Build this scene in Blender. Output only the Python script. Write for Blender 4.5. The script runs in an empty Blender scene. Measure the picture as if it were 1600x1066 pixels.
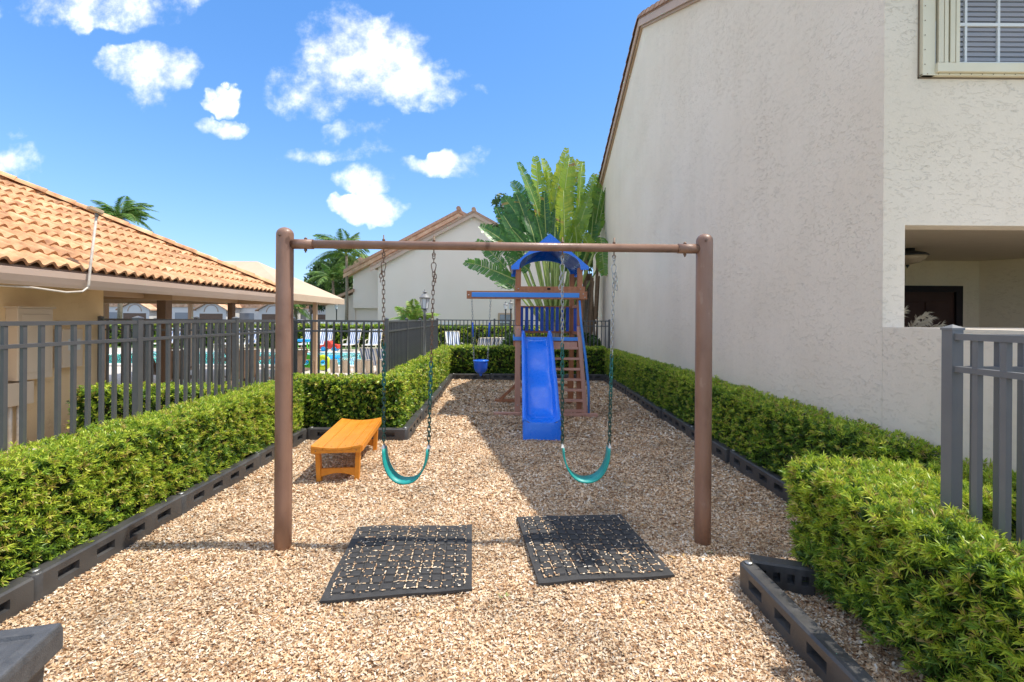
import bpy, math, random
import numpy as np
from mathutils import Vector, Matrix
R = math.radians
random.seed(7)
rng = np.random.default_rng(11)
SC = bpy.context.scene
COL = SC.collection

# ------------------------------------------------------------------ camera
EYE = 1.69
cam_d = bpy.data.cameras.new('camera')
cam = bpy.data.objects.new('camera', cam_d)
COL.objects.link(cam)
cam_d.sensor_width = 36.0
cam_d.lens = 36.0 * 711 / 1600
cam_d.shift_y = -0.0219
cam_d.clip_start = 0.05
cam_d.clip_end = 2000
cam.matrix_world = Matrix.Translation((0, 0, EYE)) @ Matrix.Rotation(R(90), 4, 'X') @ Matrix.Rotation(R(0.4), 4, 'Z')
SC.camera = cam

# ------------------------------------------------------------------ sky, sun, exposure
SUN_EL, SUN_AZ = 63.6, 90.5          # azimuth measured clockwise from +Y
W = bpy.data.worlds.new('World')
SC.world = W
W.use_nodes = True


def build_world():
    nt = W.node_tree
    N, L = nt.nodes, nt.links
    N.clear()
    out = N.new('ShaderNodeOutputWorld')
    bg = N.new('ShaderNodeBackground')
    bg.inputs['Strength'].default_value = 0.15
    sky = N.new('ShaderNodeTexSky')
    sky.sky_type = 'NISHITA'
    sky.sun_disc = False
    sky.sun_elevation = R(SUN_EL)
    sky.sun_rotation = R(SUN_AZ)
    sky.air_density = 0.65
    sky.dust_density = 0.0
    sky.ozone_density = 2.5
    hs = N.new('ShaderNodeHueSaturation')
    hs.inputs['Saturation'].default_value = 1.29
    hs.inputs['Value'].default_value = 1.25
    tint = N.new('ShaderNodeMixRGB')
    tint.blend_type = 'MULTIPLY'
    tint.inputs[0].default_value = 1.0
    tint.inputs[2].default_value = (.90, 1.11, 1.43, 1)
    # soft shoulder, so the bright band at the horizon stays pale blue
    kk = N.new('ShaderNodeVectorMath')
    kk.operation = 'MULTIPLY_ADD'
    kk.inputs[1].default_value = (.33, .33, .33)
    kk.inputs[2].default_value = (1, 1, 1)
    L.new(sky.outputs[0], kk.inputs[0])
    dv = N.new('ShaderNodeVectorMath')
    dv.operation = 'DIVIDE'
    L.new(sky.outputs[0], dv.inputs[0])
    L.new(kk.outputs[0], dv.inputs[1])
    L.new(dv.outputs[0], hs.inputs['Color'])
    L.new(hs.outputs[0], tint.inputs[1])
    tc = N.new('ShaderNodeTexCoord')
    sep = N.new('ShaderNodeSeparateXYZ')
    L.new(tc.outputs['Generated'], sep.inputs[0])

    def math_(op, a, b=None, c=None, clamp=False):
        n = N.new('ShaderNodeMath')
        n.operation = op
        n.use_clamp = clamp
        for i, v in enumerate((a, b, c)):
            if v is None:
                continue
            if isinstance(v, (int, float)):
                n.inputs[i].default_value = v
            else:
                L.new(v, n.inputs[i])
        return n.outputs[0]
    ymax = math_('MAXIMUM', sep.outputs['Y'], 0.05)
    u = math_('DIVIDE', sep.outputs['X'], ymax)
    v = math_('DIVIDE', sep.outputs['Z'], ymax)
    comb = N.new('ShaderNodeCombineXYZ')
    L.new(u, comb.inputs[0])
    L.new(v, comb.inputs[1])
    nz = N.new('ShaderNodeTexNoise')
    nz.inputs['Scale'].default_value = 7
    nz.inputs['Detail'].default_value = 10
    nz.inputs['Roughness'].default_value = 0.62
    L.new(comb.outputs[0], nz.inputs['Vector'])
    nz2 = N.new('ShaderNodeTexNoise')
    nz2.inputs['Scale'].default_value = 3.2
    nz2.inputs['Detail'].default_value = 4
    L.new(comb.outputs[0], nz2.inputs['Vector'])
    # ragged outlines: bend the direction by noise before the puffs are laid out
    wn_ = []
    for sc_, amp in ((5.5, .14), (17.0, .055)):
        w_ = N.new('ShaderNodeTexNoise')
        w_.inputs['Scale'].default_value = sc_
        w_.inputs['Detail'].default_value = 6
        L.new(comb.outputs[0], w_.inputs['Vector'])
        sp = N.new('ShaderNodeSeparateColor')
        L.new(w_.outputs['Color'], sp.inputs[0])
        wn_.append((math_('MULTIPLY', math_('SUBTRACT', sp.outputs[0], .5), amp), math_('MULTIPLY', math_('SUBTRACT', sp.outputs[1], .5), amp)))
    u0, v0 = u, v
    u = math_('ADD', math_('ADD', u, wn_[0][0]), wn_[1][0])
    v = math_('ADD', math_('ADD', v, wn_[0][1]), wn_[1][1])
    # cumulus puffs: direction (x/y, z/y), radii, density
    puffs = [(-.335, .575, .155, .095, 1.3), (-.43, .50, .10, .055, .9), (-.20, .52, .10, .05, .9),
             (-.13, .505, .06, .03, .7), (-.31, .62, .10, .06, 1.1), (-.79, .555, .09, .055, 1.0),
             (-.80, .50, .055, .05, .8), (-.87, .57, .06, .03, .7), (-.98, .70, .24, .05, .9), (-.78, .72, .12, .03, .6),
             (-.64, .422, .05, .026, .95), (-.345, .415, .075, .03, .85), (-.31, .385, .05, .025, .8), (-.31, .30, .055, .04, 1.0),
             (-.42, .36, .085, .022, .85), (-.155, .335, .11, .026, .9), (-.325, .232, .066, .024, .95),
             (-1.11, .33, .07, .04, .95), (-.65, .475, .04, .018, .7), (-.33, .375, .03, .03, .6),
             (-1.09, .40, .02, .012, .5), (1.9, .9, .5, .2, 1.0), (-2.4, .8, .6, .2, 1.0)]
    total = None
    for (a, b, ra, rb, w) in puffs:
        du = math_('DIVIDE', math_('SUBTRACT', u, a), ra * 1.05)
        dv = math_('DIVIDE', math_('SUBTRACT', v, b), rb * 1.05)
        d2 = math_('ADD', math_('MULTIPLY', du, du), math_('MULTIPLY', dv, dv))
        m = math_('MULTIPLY', math_('MAXIMUM', math_('SUBTRACT', 1.6, d2), 0.0), 0.625 * w)
        total = m if total is None else math_('MAXIMUM', total, m)
    n1 = math_('MULTIPLY', math_('SUBTRACT', nz.outputs[0], 0.5), 4.6)
    n2 = math_('MULTIPLY', math_('SUBTRACT', nz2.outputs[0], 0.5), 1.6)
    dens = math_('ADD', total, math_('ADD', n1, n2))
    dens = math_('MULTIPLY', dens, math_('MINIMUM', math_('MULTIPLY', total, 4.0), 1.0))
    dens = math_('SUBTRACT', dens, 0.15)
    fac = N.new('ShaderNodeMapRange')
    fac.interpolation_type = 'SMOOTHSTEP'
    fac.inputs['From Min'].default_value = 0.0
    fac.inputs['From Max'].default_value = 1.6
    L.new(dens, fac.inputs['Value'])
    front = math_('GREATER_THAN', sep.outputs['Y'], 0.05)
    f = math_('MULTIPLY', fac.outputs[0], front)
    # cumulus added outside the view, overhead and behind the camera, as neutral fill light
    zmax = math_('MAXIMUM', sep.outputs['Z'], 0.12)
    comb2 = N.new('ShaderNodeCombineXYZ')
    L.new(math_('DIVIDE', sep.outputs['X'], zmax), comb2.inputs[0])
    L.new(math_('DIVIDE', sep.outputs['Y'], zmax), comb2.inputs[1])
    n3 = N.new('ShaderNodeTexNoise')
    n3.inputs['Scale'].default_value = 1.15
    n3.inputs['Detail'].default_value = 8
    n3.inputs['Roughness'].default_value = 0.55
    L.new(comb2.outputs[0], n3.inputs['Vector'])
    f3 = N.new('ShaderNodeMapRange')
    f3.interpolation_type = 'SMOOTHSTEP'
    f3.inputs['From Min'].default_value = 0.45
    f3.inputs['From Max'].default_value = 0.57
    L.new(n3.outputs[0], f3.inputs['Value'])
    # 0 inside the part of the sky laid out puff by puff above
    win = math_('MULTIPLY', math_('MULTIPLY', front, math_('LESS_THAN', math_('ABSOLUTE', u0), 1.3)), math_('LESS_THAN', v0, 0.86))
    f4 = math_('MULTIPLY', math_('MULTIPLY', f3.outputs[0], math_('SUBTRACT', 1.0, win)), math_('GREATER_THAN', sep.outputs['Z'], 0.1))
    f = math_('MAXIMUM', f, f4)
    mx = N.new('ShaderNodeMixRGB')
    L.new(f, mx.inputs[0])
    L.new(tint.outputs[0], mx.inputs[1])
    shade = N.new('ShaderNodeMixRGB')
    sf_ = N.new('ShaderNodeMapRange')
    sf_.inputs['From Min'].default_value = 0.35
    sf_.inputs['From Max'].default_value = 0.62
    L.new(nz.outputs[0], sf_.inputs['Value'])
    L.new(sf_.outputs[0], shade.inputs[0])
    shade.inputs[1].default_value = (2.6, 2.72, 2.95, 1)
    shade.inputs[2].default_value = (4.9, 4.9, 4.9, 1)
    L.new(shade.outputs[0], mx.inputs[2])
    L.new(mx.outputs[0], bg.inputs['Color'])
    L.new(bg.outputs[0], out.inputs[0])


build_world()
sun_d = bpy.data.lights.new('sun', 'SUN')
sun_d.energy = 2.0
sun_d.angle = R(0.5)
sun_d.color = (1.0, 0.94, 0.84)
sun = bpy.data.objects.new('sun', sun_d)
COL.objects.link(sun)
sdir = Vector((math.sin(R(SUN_AZ)) * math.cos(R(SUN_EL)), math.cos(R(SUN_AZ)) * math.cos(R(SUN_EL)), math.sin(R(SUN_EL))))
sun.rotation_euler = sdir.to_track_quat('Z', 'Y').to_euler()
SC.view_settings.view_transform = 'Standard'
SC.view_settings.look = 'None'
SC.view_settings.exposure = 1.36
SC.view_settings.gamma = 1
SC.view_settings.use_curve_mapping = False

# ------------------------------------------------------------------ materials
MT = {}


def mat(name, c1, c2=None, scale=6.0, rough=0.6, bump=0.0, bscale=60.0, metal=0.0, rnd=0.0,
        island=False, attr=False, spec=0.5, stretch=(1, 1, 1), ramp=None, trans=0.0, detail=4, dist=0.0, coat=0.0):
    m = bpy.data.materials.new(name)
    m.use_nodes = True
    nt = m.node_tree
    N, L = nt.nodes, nt.links
    b = N['Principled BSDF']
    b.inputs['Roughness'].default_value = rough
    b.inputs['Metallic'].default_value = metal
    b.inputs['Specular IOR Level'].default_value = spec
    if coat:
        b.inputs['Coat Weight'].default_value = coat
        b.inputs['Coat Roughness'].default_value = 0.12
    c1 = tuple(c1) + (1,)
    tc = N.new('ShaderNodeTexCoord')
    mp = N.new('ShaderNodeMapping')
    mp.inputs['Scale'].default_value = stretch
    L.new(tc.outputs['Object'], mp.inputs[0])
    if rnd:
        oi = N.new('ShaderNodeObjectInfo')
        ad = N.new('ShaderNodeVectorMath')
        ad.operation = 'ADD'
        sc = N.new('ShaderNodeMath')
        sc.operation = 'MULTIPLY'
        sc.inputs[1].default_value = 37.0
        L.new(oi.outputs['Random'], sc.inputs[0])
        L.new(mp.outputs[0], ad.inputs[0])
        L.new(sc.outputs[0], ad.inputs[1])
        vec = ad.outputs[0]
    else:
        vec = mp.outputs[0]
    col = None
    if c2 is not None or ramp is not None:
        if island or attr:
            if attr:
                src = N.new('ShaderNodeAttribute')
                src.attribute_name = 'tint'
                fac = src.outputs['Fac']
            else:
                src = N.new('ShaderNodeNewGeometry')
                fac = src.outputs['Random Per Island']
        else:
            nz = N.new('ShaderNodeTexNoise')
            nz.inputs['Scale'].default_value = scale
            nz.inputs['Detail'].default_value = detail
            nz.inputs['Distortion'].default_value = dist
            L.new(vec, nz.inputs['Vector'])
            mr = N.new('ShaderNodeMapRange')
            mr.inputs['From Min'].default_value = 0.3
            mr.inputs['From Max'].default_value = 0.7
            L.new(nz.outputs[0], mr.inputs['Value'])
            fac = mr.outputs[0]
        cr = N.new('ShaderNodeValToRGB')
        if ramp:
            els = cr.color_ramp.elements
            while len(els) < len(ramp):
                els.new(0.5)
            for e, (p, c) in zip(els, ramp):
                e.position = p
                e.color = tuple(c) + (1,)
        else:
            cr.color_ramp.elements[0].color = c1
            cr.color_ramp.elements[1].color = tuple(c2) + (1,)
        L.new(fac, cr.inputs[0])
        col = cr.outputs[0]
    if rnd:
        hv = N.new('ShaderNodeHueSaturation')
        mr2 = N.new('ShaderNodeMapRange')
        mr2.inputs['To Min'].default_value = 1 - rnd
        mr2.inputs['To Max'].default_value = 1 + rnd
        L.new(oi.outputs['Random'], mr2.inputs['Value'])
        L.new(mr2.outputs[0], hv.inputs['Value'])
        if col:
            L.new(col, hv.inputs['Color'])
        else:
            hv.inputs['Color'].default_value = c1
        col = hv.outputs[0]
    if col:
        L.new(col, b.inputs['Base Color'])
    else:
        b.inputs['Base Color'].default_value = c1
    if bump:
        nb = N.new('ShaderNodeTexNoise')
        nb.inputs['Scale'].default_value = bscale
        nb.inputs['Detail'].default_value = 5
        L.new(vec, nb.inputs['Vector'])
        bp = N.new('ShaderNodeBump')
        bp.inputs['Strength'].default_value = bump
        bp.inputs['Distance'].default_value = 0.01
        L.new(nb.outputs[0], bp.inputs['Height'])
        L.new(bp.outputs[0], b.inputs['Normal'])
    if trans:
        tr = N.new('ShaderNodeBsdfTranslucent')
        if col:
            L.new(col, tr.inputs['Color'])
        else:
            tr.inputs['Color'].default_value = c1
        mxs = N.new('ShaderNodeMixShader')
        mxs.inputs[0].default_value = trans
        L.new(b.outputs[0], mxs.inputs[1])
        L.new(tr.outputs[0], mxs.inputs[2])
        L.new(mxs.outputs[0], N['Material Output'].inputs['Surface'])
    MT[name] = m
    return m


def stucco(name, c1, c2, s=1.0, stain=None):
    """hand-trowelled stucco: ridges and pits as relief, faint blotches as colour"""
    m = bpy.data.materials.new(name)
    m.use_nodes = True
    nt = m.node_tree
    N, L = nt.nodes, nt.links
    b = N['Principled BSDF']
    b.inputs['Roughness'].default_value = 0.85
    b.inputs['Specular IOR Level'].default_value = 0.25
    tc = N.new('ShaderNodeTexCoord')
    nz = N.new('ShaderNodeTexNoise')
    nz.inputs['Scale'].default_value = 0.9
    nz.inputs['Detail'].default_value = 6
    L.new(tc.outputs['Object'], nz.inputs['Vector'])
    cr = N.new('ShaderNodeValToRGB')
    cr.color_ramp.elements[0].position = .35
    cr.color_ramp.elements[1].position = .65
    cr.color_ramp.elements[0].color = tuple(c1) + (1,)
    cr.color_ramp.elements[1].color = tuple(c2) + (1,)
    L.new(nz.outputs[0], cr.inputs[0])
    # trowel strokes: distorted, slightly slanted noise, thresholded to thin ridges
    mp = N.new('ShaderNodeMapping')
    mp.inputs['Rotation'].default_value = (R(32), R(-24), 0)
    mp.inputs['Scale'].default_value = (13 * s, 13 * s, 30 * s)
    L.new(tc.outputs['Object'], mp.inputs[0])
    n2 = N.new('ShaderNodeTexNoise')
    n2.inputs['Scale'].default_value = 1.0
    n2.inputs['Detail'].default_value = 5
    n2.inputs['Roughness'].default_value = 0.6
    n2.inputs['Distortion'].default_value = 1.4
    L.new(mp.outputs[0], n2.inputs['Vector'])
    r2 = N.new('ShaderNodeValToRGB')
    e = r2.color_ramp.elements
    e[0].position = .0
    e[0].color = (.5, .5, .5, 1)
    e[1].position = .66
    e[1].color = (.0, .0, .0, 1)
    for p, c in ((.565, .55), (.60, 1.0), (.612, .12)):
        k = e.new(p)
        k.color = (c, c, c, 1)
    L.new(n2.outputs[0], r2.inputs[0])
    n3 = N.new('ShaderNodeTexNoise')
    n3.inputs['Scale'].default_value = 28 * s
    n3.inputs['Detail'].default_value = 5
    L.new(tc.outputs['Object'], n3.inputs['Vector'])
    # strokes come in patches
    n4 = N.new('ShaderNodeTexNoise')
    n4.inputs['Scale'].default_value = 1.7 * s
    n4.inputs['Detail'].default_value = 3
    L.new(tc.outputs['Object'], n4.inputs['Vector'])
    mr = N.new('ShaderNodeMapRange')
    mr.inputs['From Min'].default_value = .25
    mr.inputs['From Max'].default_value = .72
    L.new(n4.outputs[0], mr.inputs['Value'])
    mul = N.new('ShaderNodeMath')
    mul.operation = 'MULTIPLY'
    L.new(r2.outputs[0], mul.inputs[0])
    L.new(mr.outputs[0], mul.inputs[1])
    add = N.new('ShaderNodeMath')
    add.operation = 'MULTIPLY_ADD'
    L.new(n3.outputs[0], add.inputs[0])
    add.inputs[1].default_value = .45
    L.new(mul.outputs[0], add.inputs[2])
    bp = N.new('ShaderNodeBump')
    bp.inputs['Strength'].default_value = .6
    bp.inputs['Distance'].default_value = .010
    L.new(add.outputs[0], bp.inputs['Height'])
    L.new(bp.outputs[0], b.inputs['Normal'])
    mp5 = N.new('ShaderNodeMapping')
    mp5.inputs['Scale'].default_value = (3.5, 3.5, .28)
    L.new(tc.outputs['Object'], mp5.inputs[0])
    n5 = N.new('ShaderNodeTexNoise')
    n5.inputs['Scale'].default_value = 1.0
    n5.inputs['Detail'].default_value = 7
    n5.inputs['Roughness'].default_value = .65
    L.new(mp5.outputs[0], n5.inputs['Vector'])
    m5 = N.new('ShaderNodeMapRange')
    m5.inputs['From Min'].default_value = .36
    m5.inputs['From Max'].default_value = .52
    m5.inputs['To Min'].default_value = .975
    m5.inputs['To Max'].default_value = 1.0
    L.new(n5.outputs[0], m5.inputs['Value'])
    h5 = N.new('ShaderNodeHueSaturation')
    L.new(m5.outputs[0], h5.inputs['Value'])
    L.new(cr.outputs[0], h5.inputs['Color'])
    L.new(h5.outputs[0], b.inputs['Base Color'])
    MT[name] = m


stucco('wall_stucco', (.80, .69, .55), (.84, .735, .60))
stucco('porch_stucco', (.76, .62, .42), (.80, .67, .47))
stucco('ochre_stucco', (.74, .53, .30), (.80, .60, .36), 1.2)
mat('far_stucco', (.80, .665, .56), (.83, .70, .60), scale=.6, rough=.9, bump=.2, bscale=12)
mat('white_paint', (.75, .75, .73), rough=.5)
mat('cream_metal', (.72, .65, .47), (.76, .70, .53), scale=3, rough=.45)
mat('caulk_brown', (.22, .16, .11), rough=.8)
mat('fascia_paint', (.50, .35, .26), (.56, .40, .30), scale=2, rough=.6)
mat('gutter_paint', (.56, .41, .32), (.60, .45, .36), scale=2, rough=.32)
mat('roof_tile', (.64, .36, .19), ramp=[(0, (.34, .16, .075)), (.4, (.56, .29, .135)), (.7, (.64, .37, .185)), (1, (.70, .45, .26))], scale=5, rough=.75, bump=.35, bscale=90, rnd=.13)
mat('roof_tile_brown', (.34, .2, .13), (.5, .3, .2), scale=6, rough=.8, bump=.4, bscale=60, rnd=.2)
mat('roof_tile_far', (.55, .34, .2), ramp=[(0, (.40, .23, .14)), (.5, (.58, .36, .22)), (1, (.68, .46, .30))], scale=3, rough=.8, detail=8)
mat('mortar', (.55, .40, .25), (.4, .3, .2), scale=20, rough=.9)
mat('frame_brown', (.2, .1, .06), ramp=[(0, (.12, .055, .03)), (.10, (.215, .115, .075)), (.5, (.26, .145, .098)), (.9, (.275, .155, .105)), (1, (.32, .20, .14))], scale=9, detail=10, rough=.42, bump=.15, bscale=120, stretch=(1, 1, .45))
mat('zinc', (.52, .52, .5), (.36, .36, .35), scale=40, rough=.38, metal=.9)
mat('rusty_steel', (.16, .12, .10), (.26, .15, .09), scale=60, rough=.6, metal=.6)
mat('teal_coating', (.015, .15, .13), (.01, .085, .075), scale=18, rough=.4)
mat('dark_coating', (.012, .05, .04), (.02, .075, .06), scale=18, rough=.4)
mat('teal_rubber', (.012, .33, .29), (.012, .26, .23), scale=9, rough=.42, bump=.1, bscale=200)
mat('black_rubber', (.036, .035, .034), (.058, .055, .053), scale=14, rough=.78, bump=.3, bscale=180)
mat('border_plastic', (.045, .044, .044), (.075, .072, .069), scale=7, rough=.42, bump=.15, bscale=160)
mat('bin_plastic', (.055, .058, .064), (.09, .092, .096), scale=30, rough=.5, bump=.3, bscale=200)
mat('green_sticker', (.08, .32, .08), rough=.5)
mat('orange_plastic', (.64, .225, .014), (.71, .265, .02), scale=3, rough=.45, bump=.12, bscale=40, stretch=(8, 1, 8))
mat('fence_metal', (.075, .076, .078), (.10, .10, .10), scale=5, rough=.36, spec=.7)
mat('fence_metal_grey', (.135, .14, .148), (.16, .165, .17), scale=5, rough=.4, spec=.6)
mat('redwood', (.36, .14, .065), (.48, .21, .10), scale=4, rough=.65, bump=.25, bscale=40, stretch=(4, 4, .6), rnd=.1)
mat('faded_redwood', (.52, .27, .20), (.60, .34, .25), scale=4, rough=.7, bump=.2, bscale=40, stretch=(4, 4, .6), rnd=.08)
mat('blue_plastic', (.008, .17, .82), (.01, .20, .88), scale=2, rough=.22, coat=.35)
mat('blue_plastic_matt', (.012, .085, .5), (.015, .11, .6), scale=4, rough=.45)
mat('light_blue_plastic', (.05, .25, .75), (.06, .28, .78), scale=4, rough=.4)
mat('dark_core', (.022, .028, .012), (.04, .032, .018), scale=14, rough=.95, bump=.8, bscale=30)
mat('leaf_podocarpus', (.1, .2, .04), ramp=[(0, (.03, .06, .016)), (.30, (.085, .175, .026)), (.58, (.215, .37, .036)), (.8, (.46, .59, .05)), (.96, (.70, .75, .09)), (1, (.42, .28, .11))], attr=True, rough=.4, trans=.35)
mat('leaf_tree', (.1, .2, .04), ramp=[(0, (.03, .07, .02)), (.5, (.07, .14, .03)), (1, (.15, .25, .06))], attr=True, rough=.5, trans=.3)
mat('leaf_palm', (.1, .2, .04), ramp=[(0, (.04, .10, .03)), (.5, (.12, .24, .05)), (.9, (.34, .50, .09)), (1, (.45, .38, .14))], attr=True, rough=.45, trans=.3)
mat('leaf_traveller', (.1, .2, .04), ramp=[(0, (.03, .11, .04)), (.35, (.09, .24, .055)), (.72, (.29, .43, .04)), (.93, (.55, .56, .05)), (1, (.38, .25, .09))], attr=True, rough=.35, trans=.38)
mat('petiole_green', (.28, .40, .09), (.42, .48, .16), scale=6, rough=.45)
mat('bark', (.22, .17, .12), (.32, .26, .19), scale=12, rough=.9, bump=.8, bscale=25)
mat('twig', (.14, .09, .05), (.22, .14, .08), scale=12, rough=.9)
mat('pampas', (.60, .47, .30), (.72, .6, .42), scale=8, rough=.95)
mat('chip', (.5, .4, .3), ramp=[(0, (.22, .11, .05)), (.16, (.44, .25, .125)), (.36, (.64, .42, .23)), (.62, (.76, .55, .34)), (.85, (.82, .67, .48)), (1, (.85, .77, .64))], island=True, rough=.8)
_m = MT['chip']
_N, _L = _m.node_tree.nodes, _m.node_tree.links
_lk = _N['Principled BSDF'].inputs['Base Color'].links[0]
_hs = _N.new('ShaderNodeHueSaturation')
_nz = _N.new('ShaderNodeTexNoise')
_nz.inputs['Scale'].default_value = 1.6
_nz.inputs['Detail'].default_value = 6
_nz.inputs['Roughness'].default_value = .65
_tc = _N.new('ShaderNodeTexCoord')
_L.new(_tc.outputs['Object'], _nz.inputs['Vector'])
_mr = _N.new('ShaderNodeMapRange')
_mr.inputs['From Min'].default_value = .32
_mr.inputs['From Max'].default_value = .55
_mr.inputs['To Min'].default_value = .62
_mr.inputs['To Max'].default_value = 1.03
_L.new(_nz.outputs[0], _mr.inputs['Value'])
_L.new(_mr.outputs[0], _hs.inputs['Value'])
_L.new(_lk.from_socket, _hs.inputs['Color'])
_L.new(_hs.outputs[0], _N['Principled BSDF'].inputs['Base Color'])
mat('soil', (.10, .065, .04), (.17, .11, .07), scale=30, rough=.95, bump=.8, bscale=60)
mat('grass', (.06, .12, .03), (.11, .18, .05), scale=2, rough=.95, bump=.6, bscale=40)
mat('asphalt', (.06, .06, .062), (.08, .08, .08), scale=8, rough=.9)
mat('deck', (.56, .50, .43), (.64, .58, .50), scale=3, rough=.85, bump=.2, bscale=80)
mat('patio_concrete', (.40, .36, .31), (.46, .41, .36), scale=3, rough=.85, bump=.2, bscale=80)
mat('coping', (.72, .68, .62), (.78, .75, .69), scale=5, rough=.7)
mat('pool_floor', (.16, .72, .74), (.22, .8, .8), scale=1.5, rough=.6)
mat('bronze', (.16, .10, .075), (.2, .13, .10), scale=5, rough=.45)
mat('lamp_black', (.03, .032, .035), rough=.35, metal=.3)
mat('lamp_grey', (.20, .20, .20), (.28, .28, .27), scale=8, rough=.5)
mat('lamp_glass', (.72, .76, .78), rough=.15, spec=.6)
mat('canvas', (.54, .41, .29), (.60, .46, .33), scale=2, rough=.9, bump=.1, bscale=200)
mat('tan_paint', (.45, .30, .19), (.5, .34, .22), scale=3, rough=.6)
mat('brown_post', (.14, .085, .055), (.18, .11, .07), scale=4, rough=.6)
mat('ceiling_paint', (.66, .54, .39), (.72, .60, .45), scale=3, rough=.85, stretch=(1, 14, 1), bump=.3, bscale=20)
mat('door_brown', (.05, .022, .014), (.065, .03, .02), scale=5, rough=.6, spec=.2)
mat('door_frame', (.018, .012, .012), rough=.6, spec=.2)
mat('glass_dark', (.20, .21, .235), rough=.06, spec=.8)
mat('blind', (.30, .30, .33), rough=.5)
mat('alabaster', (.62, .50, .36), (.5, .38, .25), scale=12, rough=.35)
mat('box_paint', (.62, .50, .38), (.58, .46, .34), scale=2, rough=.5)
mat('pvc', (.66, .60, .52), (.5, .42, .34), scale=14, rough=.5)
mat('meter_face', (.62, .63, .62), rough=.2)
mat('sling_blue', (.10, .16, .32), (.13, .2, .37), scale=5, rough=.7)
mat('sling_white', (.72, .74, .76), rough=.6)
mat('chair_frame', (.70, .64, .50), rough=.45)
mat('patio_brown', (.20, .13, .085), (.26, .17, .11), scale=6, rough=.55)
mat('chair_tan', (.66, .54, .40), (.7, .58, .44), scale=6, rough=.6)
mat('toy_red', (.75, .06, .03), rough=.35)
mat('toy_green', (.12, .62, .04), rough=.35)
mat('toy_blue', (.02, .35, .75), rough=.35)
mat('toy_yellow', (.62, .78, .03), rough=.35)
mat('car_paint', (.78, .79, .8), rough=.2, coat=.6)
mat('car_paint_blue', (.05, .09, .2), rough=.2, coat=.6)
mat('tyre', (.02, .02, .02), rough=.8)
mat('garage_white', (.68, .66, .62), rough=.6)
mat('house_tan', (.52, .38, .28), (.56, .42, .31), scale=2, rough=.9)

wm = bpy.data.materials.new('pool_water')
wm.use_nodes = True
_b = wm.node_tree.nodes['Principled BSDF']
_b.inputs['Base Color'].default_value = (.55, .95, .95, 1)
_b.inputs['Roughness'].default_value = .03
_b.inputs['IOR'].default_value = 1.33
_b.inputs['Transmission Weight'].default_value = .9
_n = wm.node_tree.nodes.new('ShaderNodeTexNoise')
_n.inputs['Scale'].default_value = 3
_p = wm.node_tree.nodes.new('ShaderNodeBump')
_p.inputs['Strength'].default_value = .25
_t = wm.node_tree.nodes.new('ShaderNodeTexCoord')
wm.node_tree.links.new(_t.outputs['Object'], _n.inputs['Vector'])
wm.node_tree.links.new(_n.outputs[0], _p.inputs['Height'])
wm.node_tree.links.new(_p.outputs[0], _b.inputs['Normal'])
MT['pool_water'] = wm

# mulch sheet: cells of several sizes so it reads on where the loose chips thin out
mm = bpy.data.materials.new('mulch')
mm.use_nodes = True
_N, _L = mm.node_tree.nodes, mm.node_tree.links
_t = _N.new('ShaderNodeTexCoord')
_v = _N.new('ShaderNodeTexVoronoi')
_v.inputs['Scale'].default_value = 42
_v.inputs['Randomness'].default_value = 1
_m = _N.new('ShaderNodeMapping')
_m.inputs['Scale'].default_value = (1, 1.7, 1)
_L.new(_t.outputs['Object'], _m.inputs[0])
_L.new(_m.outputs[0], _v.inputs['Vector'])
_c = _N.new('ShaderNodeValToRGB')
_e = _c.color_ramp.elements
_e[0].position, _e[0].color = .05, (.13, .07, .035, 1)
_e[1].position, _e[1].color = .95, (.80, .66, .48, 1)
for p_, c_ in ((.25, (.34, .19, .09, 1)), (.5, (.54, .35, .19, 1)), (.75, (.68, .49, .31, 1))):
    k_ = _e.new(p_)
    k_.color = c_
_s = _N.new('ShaderNodeSeparateColor')
_L.new(_v.outputs['Color'], _s.inputs[0])
_L.new(_s.outputs[0], _c.inputs[0])
_L.new(_c.outputs[0], _N['Principled BSDF'].inputs['Base Color'])
_N['Principled BSDF'].inputs['Roughness'].default_value = .9
_b2 = _N.new('ShaderNodeBump')
_b2.inputs['Strength'].default_value = .7
_b2.inputs['Distance'].default_value = .01
_L.new(_v.outputs['Distance'], _b2.inputs['Height'])
_L.new(_b2.outputs[0], _N['Principled BSDF'].inputs['Normal'])
MT['mulch'] = mm


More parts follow.
